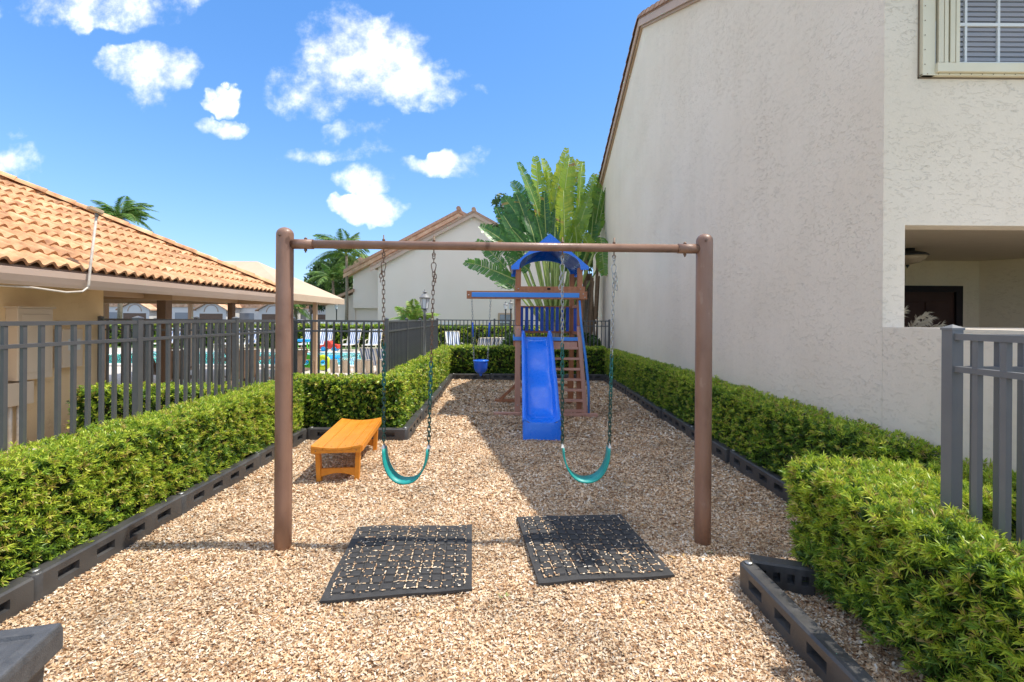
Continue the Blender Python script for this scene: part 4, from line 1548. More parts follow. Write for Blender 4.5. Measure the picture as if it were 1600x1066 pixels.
# ------------------------------------------------------------------ orange bench
def bench():
    root = thing('bench', 'orange plastic bench with a dished plank top by the left border', 'bench', (-1.87, 5.29, 0), R(7.2))
    Lg, Wd, H = 1.30, .50, .355
    planks = 4
    pw = [.12, .14, .14, .10]
    x = -Wd / 2
    for w in pw:
        n = 4
        vs, fs = [], []
        for i in range(n + 1):
            xx = x + .002 + (w - .004) * i / n
            dz = -.030 * math.cos(math.pi * xx / Wd * .98) ** 1.0 * (1 if abs(xx) < .2 else 1)
            for yy in (-Lg / 2, Lg / 2):
                vs += [(xx, yy, H + dz + .03), (xx, yy, H + dz - .004 + .008)]
        for i in range(n):
            o = 4 * i
            fs += [(o, o + 4, o + 6, o + 2), (o + 1, o + 3, o + 7, o + 5), (o, o + 1, o + 5, o + 4), (o + 2, o + 6, o + 7, o + 3)]
        fs += [(0, 2, 3, 1), (4 * n, 4 * n + 1, 4 * n + 3, 4 * n + 2)]
        MB().add(vs, fs).build('plank', 'orange_plastic', root, bevel=.003)
        x += w
    for sy in (-1, 1):
        yy = sy * (Lg / 2 - .018)
        pts = [(-Wd / 2 + .004, H - .052), (Wd / 2 - .004, H - .052)]
        n = 12
        for i in range(n + 1):
            xx = (Wd / 2 - .004) * (1 - 2 * i / n)
            pts.append((xx, H + .003 - .030 * math.cos(math.pi * xx / Wd * .98)))
        MB().prism(pts, 'y', yy - .016, yy + .016).build('end_apron', 'orange_plastic', root, bevel=.003)
        # arched stretcher
        pts = [(-.165, .118), (.165, .118)][::-1]
        pts = [(-.17, .122), (.17, .122)] + [(.17 * (1 - 2 * i / 10), .035 + .035 * math.sin(math.pi * i / 10)) for i in range(11)]
        MB().prism(pts, 'y', sy * (Lg / 2 - .10) - .014, sy * (Lg / 2 - .10) + .014).build('stretcher', 'orange_plastic', root, bevel=.003)
    for sx in (-1, 1):
        MB().box(sx * (Wd / 2 - .006) - .014, sx * (Wd / 2 - .006) + .014, -Lg / 2 + .036, Lg / 2 - .036, H - .05, H + .012).build('side_apron', 'orange_plastic', root, bevel=.003)
        for sy in (-1, 1):
            MB().add([(sx * .205 + a * .024 + (1 - k) * sx * -.018, sy * (Lg / 2 - .10) + b * .032 + (1 - k) * sy * -.012, [H - .01, -.04][1 - k]) for k in (1, 0) for (a, b) in ((-1, -1), (1, -1), (1, 1), (-1, 1))],
                     [(0, 1, 2, 3), (7, 6, 5, 4), (0, 4, 5, 1), (1, 5, 6, 2), (2, 6, 7, 3), (3, 7, 4, 0)]).build('leg', 'orange_plastic', root, bevel=.004)
    return root


bench()


# ------------------------------------------------------------------ climbing tower, slide, ladder
FX0, FX1, FY0, FY1 = .11, 1.21, 8.15, 9.25
pt_ = thing('climbing_tower', 'wooden climbing tower with blue gabled roof and blue slide', 'play tower', (.66, 8.7, 0))
ptl = pt_.location.copy()


def T(mb, name, m, parent=None, **kw):
    o = mb.build(name, m, parent or pt_, **kw)
    if parent is None:
        o.matrix_parent_inverse = Matrix.Translation(-ptl)
    return o


w = .045
for (x, y) in ((FX0, FY0), (FX1, FY0), (FX0, FY1), (FX1, FY1)):
    T(MB().box(x - w, x + w, y - w, y + w, 1.57 if y == FY0 else 0, 2.6), 'post', 'redwood', bevel=.005)
T(MB().box(FX0 - .05, FX0 + .05, FY0 - .055, FY0 + .05, 0, 1.56), 'post', 'faded_redwood', bevel=.005)
T(MB().box(FX1 - .045, FX1 + .045, FY0 - .04, FY0 + .05, 0, 1.56), 'post', 'redwood', bevel=.005)
# deck
for i in range(8):
    y = FY0 - .04 + i * .15
    T(MB().box(FX0 + .05, FX1 - .05, y, y + .142, 1.30, 1.325), 'deck_board', 'redwood')
T(MB().box(FX0 - .09, FX1 + .06, FY0 - .085, FY0 - .058, 1.30, 1.365).box(FX0 - .09, FX0 - .06, FY0 - .058, FY1, 1.30, 1.365), 'deck_edge', 'light_blue_plastic', bevel=.006)
T(MB().box(FX0 + .55, FX1 - .05, FY0 - .07, FY0 - .045, 1.19, 1.285), 'deck_joist', 'faded_redwood')
T(MB().box(FX0 - .04, FX1 + .04, FY1 + .046, FY1 + .08, 1.19, 1.30), 'deck_joist', 'redwood')
T(MB().box(FX0 - .08, FX0 - .047, FY0 + .05, FY1, 1.19, 1.295).box(FX1 + .047, FX1 + .08, FY0 + .05, FY1, 1.19, 1.295), 'deck_joist', 'redwood')
# front rail above
T(MB().box(FX0 - .06, FX1 + .08, FY0 - .078, FY0 - .046, 2.175, 2.265), 'front_rail', 'redwood', bevel=.004)
T(MB().box(.62, .68, FY0 - .083, FY0 - .079, 2.205, 2.238), 'nameplate', 'door_frame')
# swing beam
bm_ = T(MB().box(-.80, FX1 + .11, FY0 - .155, FY0 - .082, 2.035, 2.175), 'swing_beam', 'redwood', bevel=.005)
T(MB().box(-.71, FX1 - .03, FY0 - .168, FY0 - .156, 2.065, 2.147), 'beam_cover', 'light_blue_plastic', bevel=.005)
T(MB().box(FX1 - .03, FX1 + .10, FY0 - .079, FY0 - .046, 2.03, 2.174), 'bracket_block', 'redwood')
# balustrades: back, sides
sl = MB().box(-.031, .031, -.006, .006, 1.44, 1.93).mesh('slat')
sl.materials.append(MT['blue_plastic_matt'])
T(MB().box(FX0 + .046, FX1 - .046, FY1 - .03, FY1 + .01, 1.90, 1.95), 'top_rail', 'redwood')
T(MB().box(FX0 + .046, FX1 - .046, FY1 - .03, FY1 + .01, 1.40, 1.45), 'bottom_rail', 'redwood')
for i in range(10):
    o = link('slat', sl, pt_, 0, loc=(FX0 + .085 + i * .103, FY1 - .037, 0))
    o.matrix_parent_inverse = Matrix.Translation(-ptl)
for X in (FX0, FX1):
    sg = -1 if X == FX0 else 1
    T(MB().box(X + sg * .01 - .015, X + sg * .01 + .015, FY0 + .046, FY1 - .046, 1.90, 1.95), 'top_rail', 'redwood')
    T(MB().box(X + sg * .01 - .015, X + sg * .01 + .015, FY0 + .046, FY1 - .046, 1.40, 1.45), 'bottom_rail', 'redwood')
    for i in range(8):
        o = link('slat', sl, pt_, 0, loc=(X + sg * .034, FY0 + .13 + i * .12, 0), rot=(0, 0, R(90)))
        o.matrix_parent_inverse = Matrix.Translation(-ptl)
# roof: two vacuum-formed planes and arched gable ends
xm = (FX0 + FX1) / 2
ez, pz, ex = 2.60, 3.14, .66
ya, yb = FY0 - .13, FY1 + .13
for s in (-1, 1):
    o0 = Vector((xm, 0, pz)); o1 = Vector((xm + s * ex, 0, ez))
    nn = Vector((-(o1 - o0).z * s, 0, (o1 - o0).x * s)).normalized()
    nn = Vector((s * (pz - ez), 0, ex)).normalized()
    K = 5
    for i in range(K):
        a, b = o0.lerp(o1, i / K), o0.lerp(o1, (i + 1) / K)
        a2, b2 = a + nn * .0, b + nn * .0
        T(MB().add([(a.x, ya, a.z), (b.x, ya, b.z), (b.x, yb, b.z), (a.x, yb, a.z),
                    (a.x + nn.x * .035, ya, a.z + nn.z * .035), (b.x + nn.x * .02, ya, b.z + nn.z * .02), (b.x + nn.x * .02, yb, b.z + nn.z * .02), (a.x + nn.x * .035, yb, a.z + nn.z * .035)],
                   [(0, 1, 2, 3), (7, 6, 5, 4), (0, 4, 5, 1), (1, 5, 6, 2), (2, 6, 7, 3), (3, 7, 4, 0)]), 'roof_panel', 'blue_plastic_matt' if i % 2 else 'blue_plastic')
for (y0_, y1_) in ((ya - .035, ya - .002), (yb + .002, yb + .035)):
    outer = [(xm - ex - .02, ez - .045), (xm - ex - .02, ez + .012), (xm, pz + .048), (xm + ex + .02, ez + .012), (xm + ex + .02, ez - .045)]
    inner = [(xm + ex - .10, ez - .045)] + [(xm + (ex - .12) * math.cos(a), ez - .02 + .30 * math.sin(a)) for a in [R(8 + 164 * k / 16) for k in range(17)]] + [(xm - ex + .10, ez - .045)]
    # build as quads between outer outline and the arch
    NN = 24
    def outp(t):
        x = xm + (ex + .02) * (1 - 2 * t)
        return (x, pz + .048 - abs(x - xm) / (ex + .02) * (pz + .036 - ez))
    def inp(t):
        a = math.pi * t
        return (xm + (ex - .12) * math.cos(a), ez - .045 + .33 * math.sin(a) ** .8)
    vs, fs = [], []
    for k in range(NN + 1):
        o_, i_ = outp(k / NN), inp(k / NN)
        vs += [(o_[0], y0_, o_[1]), (i_[0], y0_, i_[1]), (o_[0], y1_, o_[1]), (i_[0], y1_, i_[1])]
    for k in range(NN):
        o = 4 * k
        fs += [(o, o + 4, o + 5, o + 1), (o + 2, o + 3, o + 7, o + 6), (o, o + 2, o + 6, o + 4), (o + 1, o + 5, o + 7, o + 3)]
    vs2 = [(xm + s * (ex + .02), y, z) for s in (1, -1) for y in (y0_, y1_) for z in (ez + .012, ez - .045)]
    mbg = MB().add(vs, fs + [(0, 1, 3, 2), (4 * NN, 4 * NN + 2, 4 * NN + 3, 4 * NN + 1)])
    for s in (1, -1):
        mbg.prism([(xm + s * (ex + .02), ez - .045), (xm + s * (ex + .02), ez + .012), (xm + s * (ex - .12), ez + .0), (xm + s * (ex - .12), ez - .045)], 'y', y0_ + .001, y1_ - .001)
    T(mbg, 'gable_panel', 'blue_plastic')
# ladder
lad = [(FX0 + .57, FY0 - .06), (FX1 - .02, FY0 - .06)]
botl = [(FX0 + .66, FY0 - .10), (FX1 + .10, FY0 - .10)]
lz = 1.55
for i, (a, b) in enumerate(zip(lad, botl)):
    zt = 1.33 if i == 0 else 1.56
    T(MB().bar((a[0], a[1], zt), (b[0], b[1], 0), .075, .05, up=(0, 1, 0)), 'ladder_rail', 'faded_redwood', bevel=.004)
for i in range(7):
    z = 1.17 - i * .185 + .005
    t = 1 - z / 1.33
    xl_ = lad[0][0] + (botl[0][0] - lad[0][0]) * t
    xr_ = lad[1][0] + (botl[1][0] - lad[1][0]) * t
    T(MB().box(xl_ + .03, xr_ - .03, FY0 - .135, FY0 - .03, z - .022, z + .016), 'ladder_rung', 'faded_redwood', bevel=.003)
# blue hand rail down the outside of the ladder
T(MB().sweep([(FX1 - .02, FY0 - .12, 2.02), (FX1 + .01, FY0 - .13, 1.6), (FX1 + .09, FY0 - .14, 1.0), (FX1 + .145, FY0 - .15, .5), (FX1 + .15, FY0 - .16, .04)], [.018, .021, .024, .024, .02], n=10), 'hand_rail', 'light_blue_plastic')
# ground timbers
T(MB().box(FX0 - .42, FX0 + .1, FY0 - .16, FY0 - .07, -.02, .035).box(FX0 + .62, FX1 + .3, FY0 - .22, FY0 - .12, -.02, .035), 'ground_timber', 'faded_redwood', bevel=.006)
T(MB().box(FX0 - .45, FX0 + .3, FY1 + .05, FY1 + .13, -.02, .04).bar((FX0 - .35, FY1 + .09, .02), (FX0, FY1 + .09, .35), .05, .06), 'brace', 'redwood')
T(MB().box(FX1 - .08, FX1 - .0, FY1 - .12, FY1 - .046, .0, .5), 'lower_post', 'redwood')
T(MB().box(FX0 + .05, FX1, FY1 - .03, FY1 - .0, .32, .38).box(FX0 + .05, FX1, FY1 - .03, FY1 - .0, .02, .08), 'lower_rail', 'redwood')


# slide: swept U section
def slide():
    prof = []          # (y, z) bed centre
    ctrl = [(8.10, 1.315), (7.98, 1.30), (7.80, 1.20), (7.60, 1.02), (7.42, .84), (7.25, .72), (7.10, .62), (6.95, .46), (6.80, .32), (6.66, .245), (6.50, .225), (6.37, .22)]
    n = 36

    def cr(p0, p1, p2, p3, t):
        return .5 * ((2 * p1) + (-p0 + p2) * t + (2 * p0 - 5 * p1 + 4 * p2 - p3) * t * t + (-p0 + 3 * p1 - 3 * p2 + p3) * t ** 3)
    pts = []
    for i in range(len(ctrl) - 1):
        q = [ctrl[max(i - 1, 0)], ctrl[i], ctrl[i + 1], ctrl[min(i + 2, len(ctrl) - 1)]]
        for k in range(4):
            t = k / 4
            pts.append((cr(*[c[0] for c in q], t), cr(*[c[1] for c in q], t)))
    pts.append(ctrl[-1])
    xc = .435
    vs, fs = [], []
    hwb, hwt, rim = .185, .225, .255
    m = None
    N = len(pts)
    for i, (y, z) in enumerate(pts):
        a = pts[max(i - 1, 0)]; b = pts[min(i + 1, N - 1)]
        d = Vector((0, b[0] - a[0], b[1] - a[1])).normalized()
        up = Vector((0, -d.z, d.y))
        if up.z < 0:
            up = -up
        t = i / (N - 1)
        wh = .105 + .02 * math.sin(math.pi * t)
        if t < .12:
            wh += .05 * (1 - t / .12)
        if t > .8:
            wh *= 1 - .55 * (t - .8) / .2
        sec = [(-rim, wh - .035), (-rim, wh), (-rim + .028, wh + .006), (-hwt + .008, wh - .012), (-hwb - .01, .03), (-hwb + .035, .006), (-.06, 0), (.06, 0), (hwb - .035, .006), (hwb + .01, .03), (hwt - .008, wh - .012), (rim - .028, wh + .006), (rim, wh), (rim, wh - .035)]
        for (x, h) in sec:
            vs.append((xc + x * (1 + .06 * t), y + up.y * h, z + up.z * h))
        m = len(sec)
    for i in range(N - 1):
        for k in range(m - 1):
            fs.append((i * m + k, i * m + k + 1, (i + 1) * m + k + 1, (i + 1) * m + k))
    mb = MB().add(vs, fs, True)
    o = T(mb, 'slide', 'blue_plastic')
    s_ = o.modifiers.new('solid', 'SOLIDIFY')
    s_.thickness = .012
    # nose: rounded vertical end
    b = MB()
    ww = .255 * 1.06
    b.add([(xc - ww, 6.375, .30), (xc - .20, 6.37, .235), (xc + .20, 6.37, .235), (xc + ww, 6.375, .30), (xc + ww, 6.362, -.03), (xc - ww, 6.362, -.03),
           (xc - .2, 6.355, -.03), (xc + .2, 6.355, -.03), (xc - .2, 6.352, .205), (xc + .2, 6.352, .205)],
          [(0, 1, 8, 6, 5), (2, 3, 4, 7, 9), (1, 2, 9, 8), (8, 9, 7, 6)], True)
    for s in (-1, 1):
        b.add([(xc + s * ww, 6.375, .30), (xc + s * ww, 6.362, -.01), (xc + s * ww, 6.75, -.01), (xc + s * ww, 6.85, .40), (xc + s * ww, 6.62, .31)], [(0, 1, 2, 3, 4)])
    e = b.build('slide_end', 'blue_plastic', o)
    return o


slide()

# baby bucket swing
bs = thing('bucket_swing', 'small blue bucket swing hanging from the tower beam', 'swing', (-.52, FY0 - .12, .68))
bsl = bs.location.copy()


def BS(mb, name, m):
    o = mb.build(name, m, bs)
    o.matrix_parent_inverse = Matrix.Translation(-bsl)


cx_, cy_ = -.545, FY0 - .12
for s in (-1, 1):
    t0, b0 = Vector((cx_ + s * .165, cy_, 2.03)), Vector((cx_ + s * .12, cy_, .95))
    mid1, mid2 = t0.lerp(b0, .38), t0.lerp(b0, .62)
    c = MB(); chain(c, t0, mid1, pitch=.045, wire=.004, wd=.024); BS(c, 'chain', 'zinc')
    c = MB(); c.sweep([mid1, mid2], .014, n=8); BS(c, 'chain_sleeve', 'blue_plastic_matt')
    c = MB(); chain(c, mid2, b0, pitch=.045, wire=.004, wd=.024); BS(c, 'chain', 'zinc')
BS(MB().lathe([(.001, -.07), (.06, -.065), (.10, -.03), (.12, .02), (.125, .10), (.13, .15), (.12, .155), (.115, .10), (.10, .0), (.05, -.05), (.001, -.06)], c=(cx_, cy_, .79), n=20), 'bucket', 'blue_plastic_matt')
BS(MB().sweep([(cx_ + .128 * math.cos(2 * math.pi * k / 18), cy_ + .128 * math.sin(2 * math.pi * k / 18), .945) for k in range(18)], .014, n=8, closed=True), 'rim', 'blue_plastic')
BS(MB().lathe([(.04, 0), (.032, -.03), (.02, -.06), (.001, -.065)], c=(cx_, cy_, .735), n=10), 'leg_post', 'blue_plastic_matt')

# ------------------------------------------------------------------ waste bin, bottom left
wb = thing('storage_bin', 'grey plastic bin with a recessed lid at the bottom left corner', 'bin', (-1.65, 1.215, -.015), R(14))
MB().add([(a * (.205 if z else .18), b * (.225 if z else .20), z) for z in (0, .60) for (a, b) in ((-1, -1), (1, -1), (1, 1), (-1, 1))],
         [(3, 2, 1, 0), (4, 5, 6, 7), (0, 1, 5, 4), (1, 2, 6, 5), (2, 3, 7, 6), (3, 0, 4, 7)]).build('body', 'bin_plastic', wb, bevel=.012)
lid = MB()
o4 = [(-.235, -.25), (.235, -.25), (.235, .25), (-.235, .25)]
i4 = [(-.185, -.20), (.185, -.20), (.185, .20), (-.185, .20)]
vs = [(x, y, .60) for x, y in o4] + [(x, y, .665) for x, y in o4] + [(x * .98, y * .98, .69) for x, y in o4] + [(x, y, .688) for x, y in i4] + [(x * .99, y * .99, .674) for x, y in i4]
fs = []
for r_ in range(4):
    for k in range(4):
        fs.append((r_ * 4 + k, r_ * 4 + (k + 1) % 4, r_ * 4 + 4 + (k + 1) % 4, r_ * 4 + 4 + k))
fs += [(16, 17, 18, 19), (3, 2, 1, 0)]
lid.add(vs, fs)
lid.build('lid', 'bin_plastic', wb, bevel=.008)
MB().add([(.2065, -.21, .575), (.2065, .1, .589), (.2065, .1, .598), (.2065, -.21, .592)], [(0, 1, 2, 3)]).build('sticker', 'green_sticker', wb)


# ------------------------------------------------------------------ lamp posts
def lamp_post(label, loc, H=2.3, s=1.0, grp='lantern lamp posts'):
    root = thing('lamp_post', label, 'lamp post', loc, 0, grp)
    hb = H - .42 * s
    MB().lathe([(.075 * s, -.02), (.075 * s, .06), (.034 * s, .1), (.030 * s, hb - .16 * s), (.045 * s, hb - .15 * s), (.02 * s, hb - .1 * s), (.05 * s, hb - .05 * s), (.03 * s, hb)], n=14).build('pole', 'lamp_grey' if s == 1.0 else 'lamp_black', root)
    n = 6
    MB().lathe([(.065 * s, hb + .003), (.098 * s, hb + .22 * s)], n=n, smooth=False).build('lantern_glass', 'lamp_glass', root)
    c = MB()
    for k in range(n):
        t = 2 * math.pi * k / n
        c.bar((.067 * s * math.cos(t), .067 * s * math.sin(t), hb), (.101 * s * math.cos(t), .101 * s * math.sin(t), hb + .222 * s), .008 * s, .008 * s)
    c.lathe([(.07 * s, hb - .012), (.07 * s, hb + .003)], n=n)
    c.build('lantern_cage', 'lamp_black', root)
    MB().lathe([(.118 * s, hb + .22 * s), (.125 * s, hb + .235 * s), (.10 * s, hb + .255 * s), (.06 * s, hb + .31 * s), (.03 * s, hb + .325 * s), (.03 * s, hb + .345 * s), (.055 * s, hb + .35 * s), (.03 * s, hb + .375 * s), (.012 * s, hb + .385 * s), (.02 * s, hb + .405 * s), (.001, hb + .42 * s)], n=16).build('lantern_cap', 'lamp_grey', root)
    return root


lamp_post('grey lantern lamp post rising from the hedge beside the dark fence', (-1.88, 9.8, 0), 2.31)
lamp_post('small lantern lamp post far off under the tan awning corner', (-11.3, 29.3, 0), 2.65, 1.05)
lamp_post('shorter lantern lamp post left of the tower beyond the far fence', (-.32, 22.5, 0), 2.55, .95)
lamp_post('taller lantern lamp post just left of the tower post beyond the far fence', (-.05, 19.0, 0), 2.50, .95)


# ------------------------------------------------------------------ far house with two gables
def gable_house():
    root = thing('gabled_house', 'pale stucco house with two overlapping brown tiled gables behind the pool', 'house', (-2.6, 30, 0))
    rl = root.location.copy()

    def S(mb, name, m, parent=None, **kw):
        o = mb.build(name, m, parent or root, **kw)
        if parent is None:
            o.matrix_parent_inverse = Matrix.Translation(-rl)
        return o
    x0_, x1_, px_, ez_, pz_, Y = -8.85, 3.65, -2.55, 5.15, 8.55, 30
    S(MB().prism([(x0_, 0), (x1_, 0), (x1_, ez_), (px_, pz_), (x0_, ez_)], 'y', Y, Y + .3), 'front_wall', 'far_stucco')
    S(MB().box(x0_, x0_ + .3, Y + .3, Y + 12, 0, ez_).box(x1_ - .3, x1_, Y + .3, Y + 12, 0, ez_), 'side_wall', 'far_stucco')
    sl_ = (pz_ - ez_) / (px_ - x0_)
    for s, xe in ((-1, x0_ - .45), (1, x1_ + .45)):
        ze = pz_ - sl_ * abs(xe - px_)
        S(MB().prism([(px_, pz_ + .05), (xe, ze + .05), (xe, ze + .22), (px_, pz_ + .22)], 'y', Y - .3, Y + 12), 'roof', 'roof_tile_brown')
        S(MB().prism([(px_, pz_ - .2), (xe, ze - .2), (xe, ze + .04), (px_, pz_ + .04)], 'y', Y - .28, Y - .2), 'rake_board', 'fascia_paint')
    S(MB().sweep([(px_, Y - .35, pz_ + .25), (px_, Y + 12, pz_ + .25)], .15, n=10), 'ridge_cap', 'roof_tile_brown')
    # rear, taller volume; its front slope of tiles shows above the first gable
    Y2, xa, pa, za, zp = 32.0, -11.2, -3.75, 5.0, 9.0
    sl2 = (zp - za) / (pa - xa)
    S(MB().prism([(xa, 2.35), (4.2, 2.35), (4.2, zp - sl2 * (4.2 - pa)), (pa, zp), (xa, za)], 'y', Y2, Y2 + .3), 'upper_wall', 'far_stucco')
    S(MB().box(xa + .1, 4, Y2 + .3, Y2 + .5, 0, 2.4), 'recessed_wall', 'far_stucco')
    for xe in (xa - .5, 4.8):
        ze = zp - sl2 * abs(xe - pa)
        S(MB().prism([(pa, zp + .05), (xe, ze + .05), (xe, ze + .25), (pa, zp + .25)], 'y', Y2 - .5, Y2 + 9), 'roof', 'roof_tile_brown')
        S(MB().add([(pa, Y2 - .52, zp + .05), (xe, Y2 - .52, ze + .05), (xe, Y2 - .1, ze - .35), (pa, Y2 - .1, zp - .35)], [(0, 1, 2, 3)])
          .add([(pa, Y2 - .53, zp - .32), (xe, Y2 - .53, ze - .32), (xe, Y2 - .53, ze - .06), (pa, Y2 - .53, zp - .06)], [(0, 1, 2, 3)]), 'tile_verge', 'roof_tile_far')
    S(MB().sweep([(pa, Y2 - .6, zp + .28), (pa, Y2 + 9, zp + .28)], .16, n=10), 'ridge_cap', 'roof_tile_brown')
    # low wing to the left
    S(MB().prism([(-13.2, 0), (xa + .1, 0), (xa + .1, 3.4), (-13.2, 2.5)], 'y', Y2 + .2, Y2 + .5), 'wing_wall', 'far_stucco')
    S(MB().prism([(-13.5, 2.52), (xa + .1, 3.5), (xa + .1, 3.7), (-13.5, 2.72)], 'y', Y2 - .2, Y2 + 5), 'wing_roof', 'roof_tile_brown')
    # window behind the tower
    wn = S(MB().box(-.92, .0, Y - .05, Y - .001, .85, 2.05), 'window', 'tan_paint')
    MB().box(-.80, -.12, Y - .062, Y - .052, .95, 1.95).build('pane', 'glass_dark', wn)
    MB().box(-.80, -.12, Y - .07, Y - .063, 1.43, 1.47).build('muntin', 'white_paint', wn)
    # small cross roof far left behind the palm
    S(MB().prism([(-15.2, 5.6), (-11.0, 5.9), (-11.4, 7.0), (-13.4, 7.0)], 'y', 40, 40.5), 'rear_roof', 'roof_tile_far')
    S(MB().box(-15, -11, 40.1, 42, 0, 5.6), 'rear_wall', 'house_tan')


gable_house()


# ------------------------------------------------------------------ tan canvas awning by the pool
aw = thing('canvas_awning', 'tan canvas awning on a brown post beyond the pool house roof', 'awning', (-7.2, 12.7, 0))
awl = aw.location.copy()


def AW(mb, name, m, **kw):
    o = mb.build(name, m, aw, **kw)
    o.matrix_parent_inverse = Matrix.Translation(-awl)


ax0, ax1, ay0, ay1 = -10.4, -5.38, 11.0, 14.6
az_, rz_ = 2.27, 3.25
A_, B_, C_, D_ = (ax1, ay0, az_), (ax1, ay1, az_), (ax0, ay1, az_), (ax0, ay0, az_)
E_, F_ = (ax1 - 1.8, 12.8, rz_), (ax0 + 1.8, 12.8, rz_)
AW(MB().add([A_, B_, C_, D_, E_, F_], [(0, 1, 4), (1, 2, 5, 4), (2, 3, 5), (3, 0, 4, 5)]), 'canopy', 'canvas')
vm = MB()
for p, q in ((A_, B_), (B_, C_), (C_, D_), (D_, A_)):
    vm.add([p, q, (q[0], q[1], az_ - .17), (p[0], p[1], az_ - .17)], [(0, 1, 2, 3)])
AW(vm, 'valance', 'canvas')
for (x, y) in ((-5.6, 12.95), (-10.1, 11.3), (-10.1, 14.3)):
    AW(MB().box(x - .05, x + .05, y - .05, y + .05, 0, 2.2), 'post', 'tan_paint')
AW(MB().bar((-5.6, 11.05, 2.16), (-5.6, 14.5, 2.16), .06, .08).bar((-10.1, 11.05, 2.16), (-10.1, 14.5, 2.16), .06, .08), 'frame_rail', 'tan_paint')

# ------------------------------------------------------------------ pool
struct('pool_basin', MB().box(-17, -5.15, 15.5, 20.6, .001, .006), 'pool_floor')
struct('pool_water', MB().add([(-17, 15.5, .05), (-5.15, 15.5, .05), (-5.15, 20.6, .05), (-17, 20.6, .05)], [(0, 1, 2, 3)]), 'pool_water')
struct('pool_coping', MB().box(-17.35, -4.8, 15.15, 15.5, .001, .075).box(-17.35, -4.8, 20.6, 20.95, .001, .11).box(-17.35, -17, 15.5, 20.6, .001, .075).box(-5.15, -4.8, 15.5, 20.6, .001, .075), 'coping', .01)


def lounger():
    root = thing('pool_lounger', 'x', 'lounger')
    ang = R(62)
    L_, W_ = 1.25, .62
    f = MB()
    for s in (-1, 1):
        f.sweep([(s * W_ / 2, -L_, .36), (s * W_ / 2, 0, .36)], .022, n=6)
        f.sweep([(s * W_ / 2, 0, .36), (s * W_ / 2, math.cos(ang) * .82, .36 + math.sin(ang) * .82)], .022, n=6)
        f.sweep([(s * (W_ / 2 + .03), -.42, .37), (s * (W_ / 2 + .04), -.38, .56), (s * (W_ / 2 + .04), .12, .58)], .02, n=6)
    f.sweep([(-W_ / 2, -L_, .36), (W_ / 2, -L_, .36)], .022, n=6)
    e = (math.cos(ang) * .82, .36 + math.sin(ang) * .82)
    f.sweep([(-W_ / 2, e[0], e[1]), (W_ / 2, e[0], e[1])], .022, n=6)
    f.build('frame', 'chair_frame', root)
    for s in (-1, 1):
        for y in (-L_ + .15, -.05):
            MB().sweep([(s * W_ / 2, y, .36), (s * (W_ / 2 + .02), y + .05, 0)], .024, n=6).build('leg', 'chair_frame', root)
    for nm in ('backrest', 'seat'):
        mb = MB()
        k = 12
        for i in range(k):
            mb.m = i % 2
            a = -W_ / 2 + .02 + (W_ - .04) * i / k
            b = a + (W_ - .04) / k
            if nm == 'backrest':
                p, q = (0, .365), (e[0] - .01, e[1] - .01)
            else:
                p, q = (-L_, .368), (0, .365)
            mb.add([(a, p[0], p[1]), (b, p[0], p[1]), (b, q[0], q[1]), (a, q[0], q[1]), (a, p[0] + .006, p[1] - .012), (b, p[0] + .006, p[1] - .012), (b, q[0] + .006, q[1] - .012), (a, q[0] + .006, q[1] - .012)],
                   [(0, 1, 2, 3), (7, 6, 5, 4), (0, 4, 5, 1), (1, 5, 6, 2), (2, 6, 7, 3), (3, 7, 4, 0)])
        mb.build(nm, ['sling_white', 'sling_blue'], root)
    return root


proto = lounger()
proto.location = (-10.3, 23.0, 0)
proto['group'] = 'striped loungers beyond the pool'
proto['label'] = 'striped lounger beyond the pool nearest the left swing post'
lnames = ['second striped lounger from the left swing post beyond the pool', 'striped lounger beyond the pool left of the dark fence corner post by two places',
          'striped lounger beyond the pool just left of the dark fence corner post']
for i, x in enumerate((-9.45, -8.05, -6.95)):
    dup(proto, (x, 23.0, 0), R(random.uniform(-6, 6)), lnames[i], 'striped loungers beyond the pool')
for i, (x, lb) in enumerate(((-13.2, 'striped lounger seen through the left fence, nearest the brown swing post'), (-14.1, 'striped lounger seen through the left fence, second from the swing post'),
                             (-17.2, 'striped lounger far left beyond the pool'))):
    dup(proto, (x, 23.0, 0), R(random.uniform(-6, 6)), lb, 'striped loungers beyond the pool')
dup(proto, (-2.6, 20.4, 0), R(20), 'lounger half hidden behind the end of the side fence', 'loungers near the fence')
for i, x in enumerate((-3.72, -4.2)):
    dup(proto, (x, 13.5 + .05 * i, .0), R(180 + random.uniform(-8, 8)), ['striped lounger with its back to us against the fence corner post', 'striped lounger with its back to us, second from the fence corner post'][i], 'loungers with their backs to the fence', .74)
for i, x in enumerate((-1.15, -.82, -.5)):
    dup(proto, (x, 18.2 + .2 * i, 0), R(200 + 14 * i), ['folded lounger left of the tower beyond the far fence, outermost', 'folded lounger left of the tower beyond the far fence, middle one', 'folded lounger beyond the far fence nearest the tower'][i], 'loungers beyond the far fence', .85)


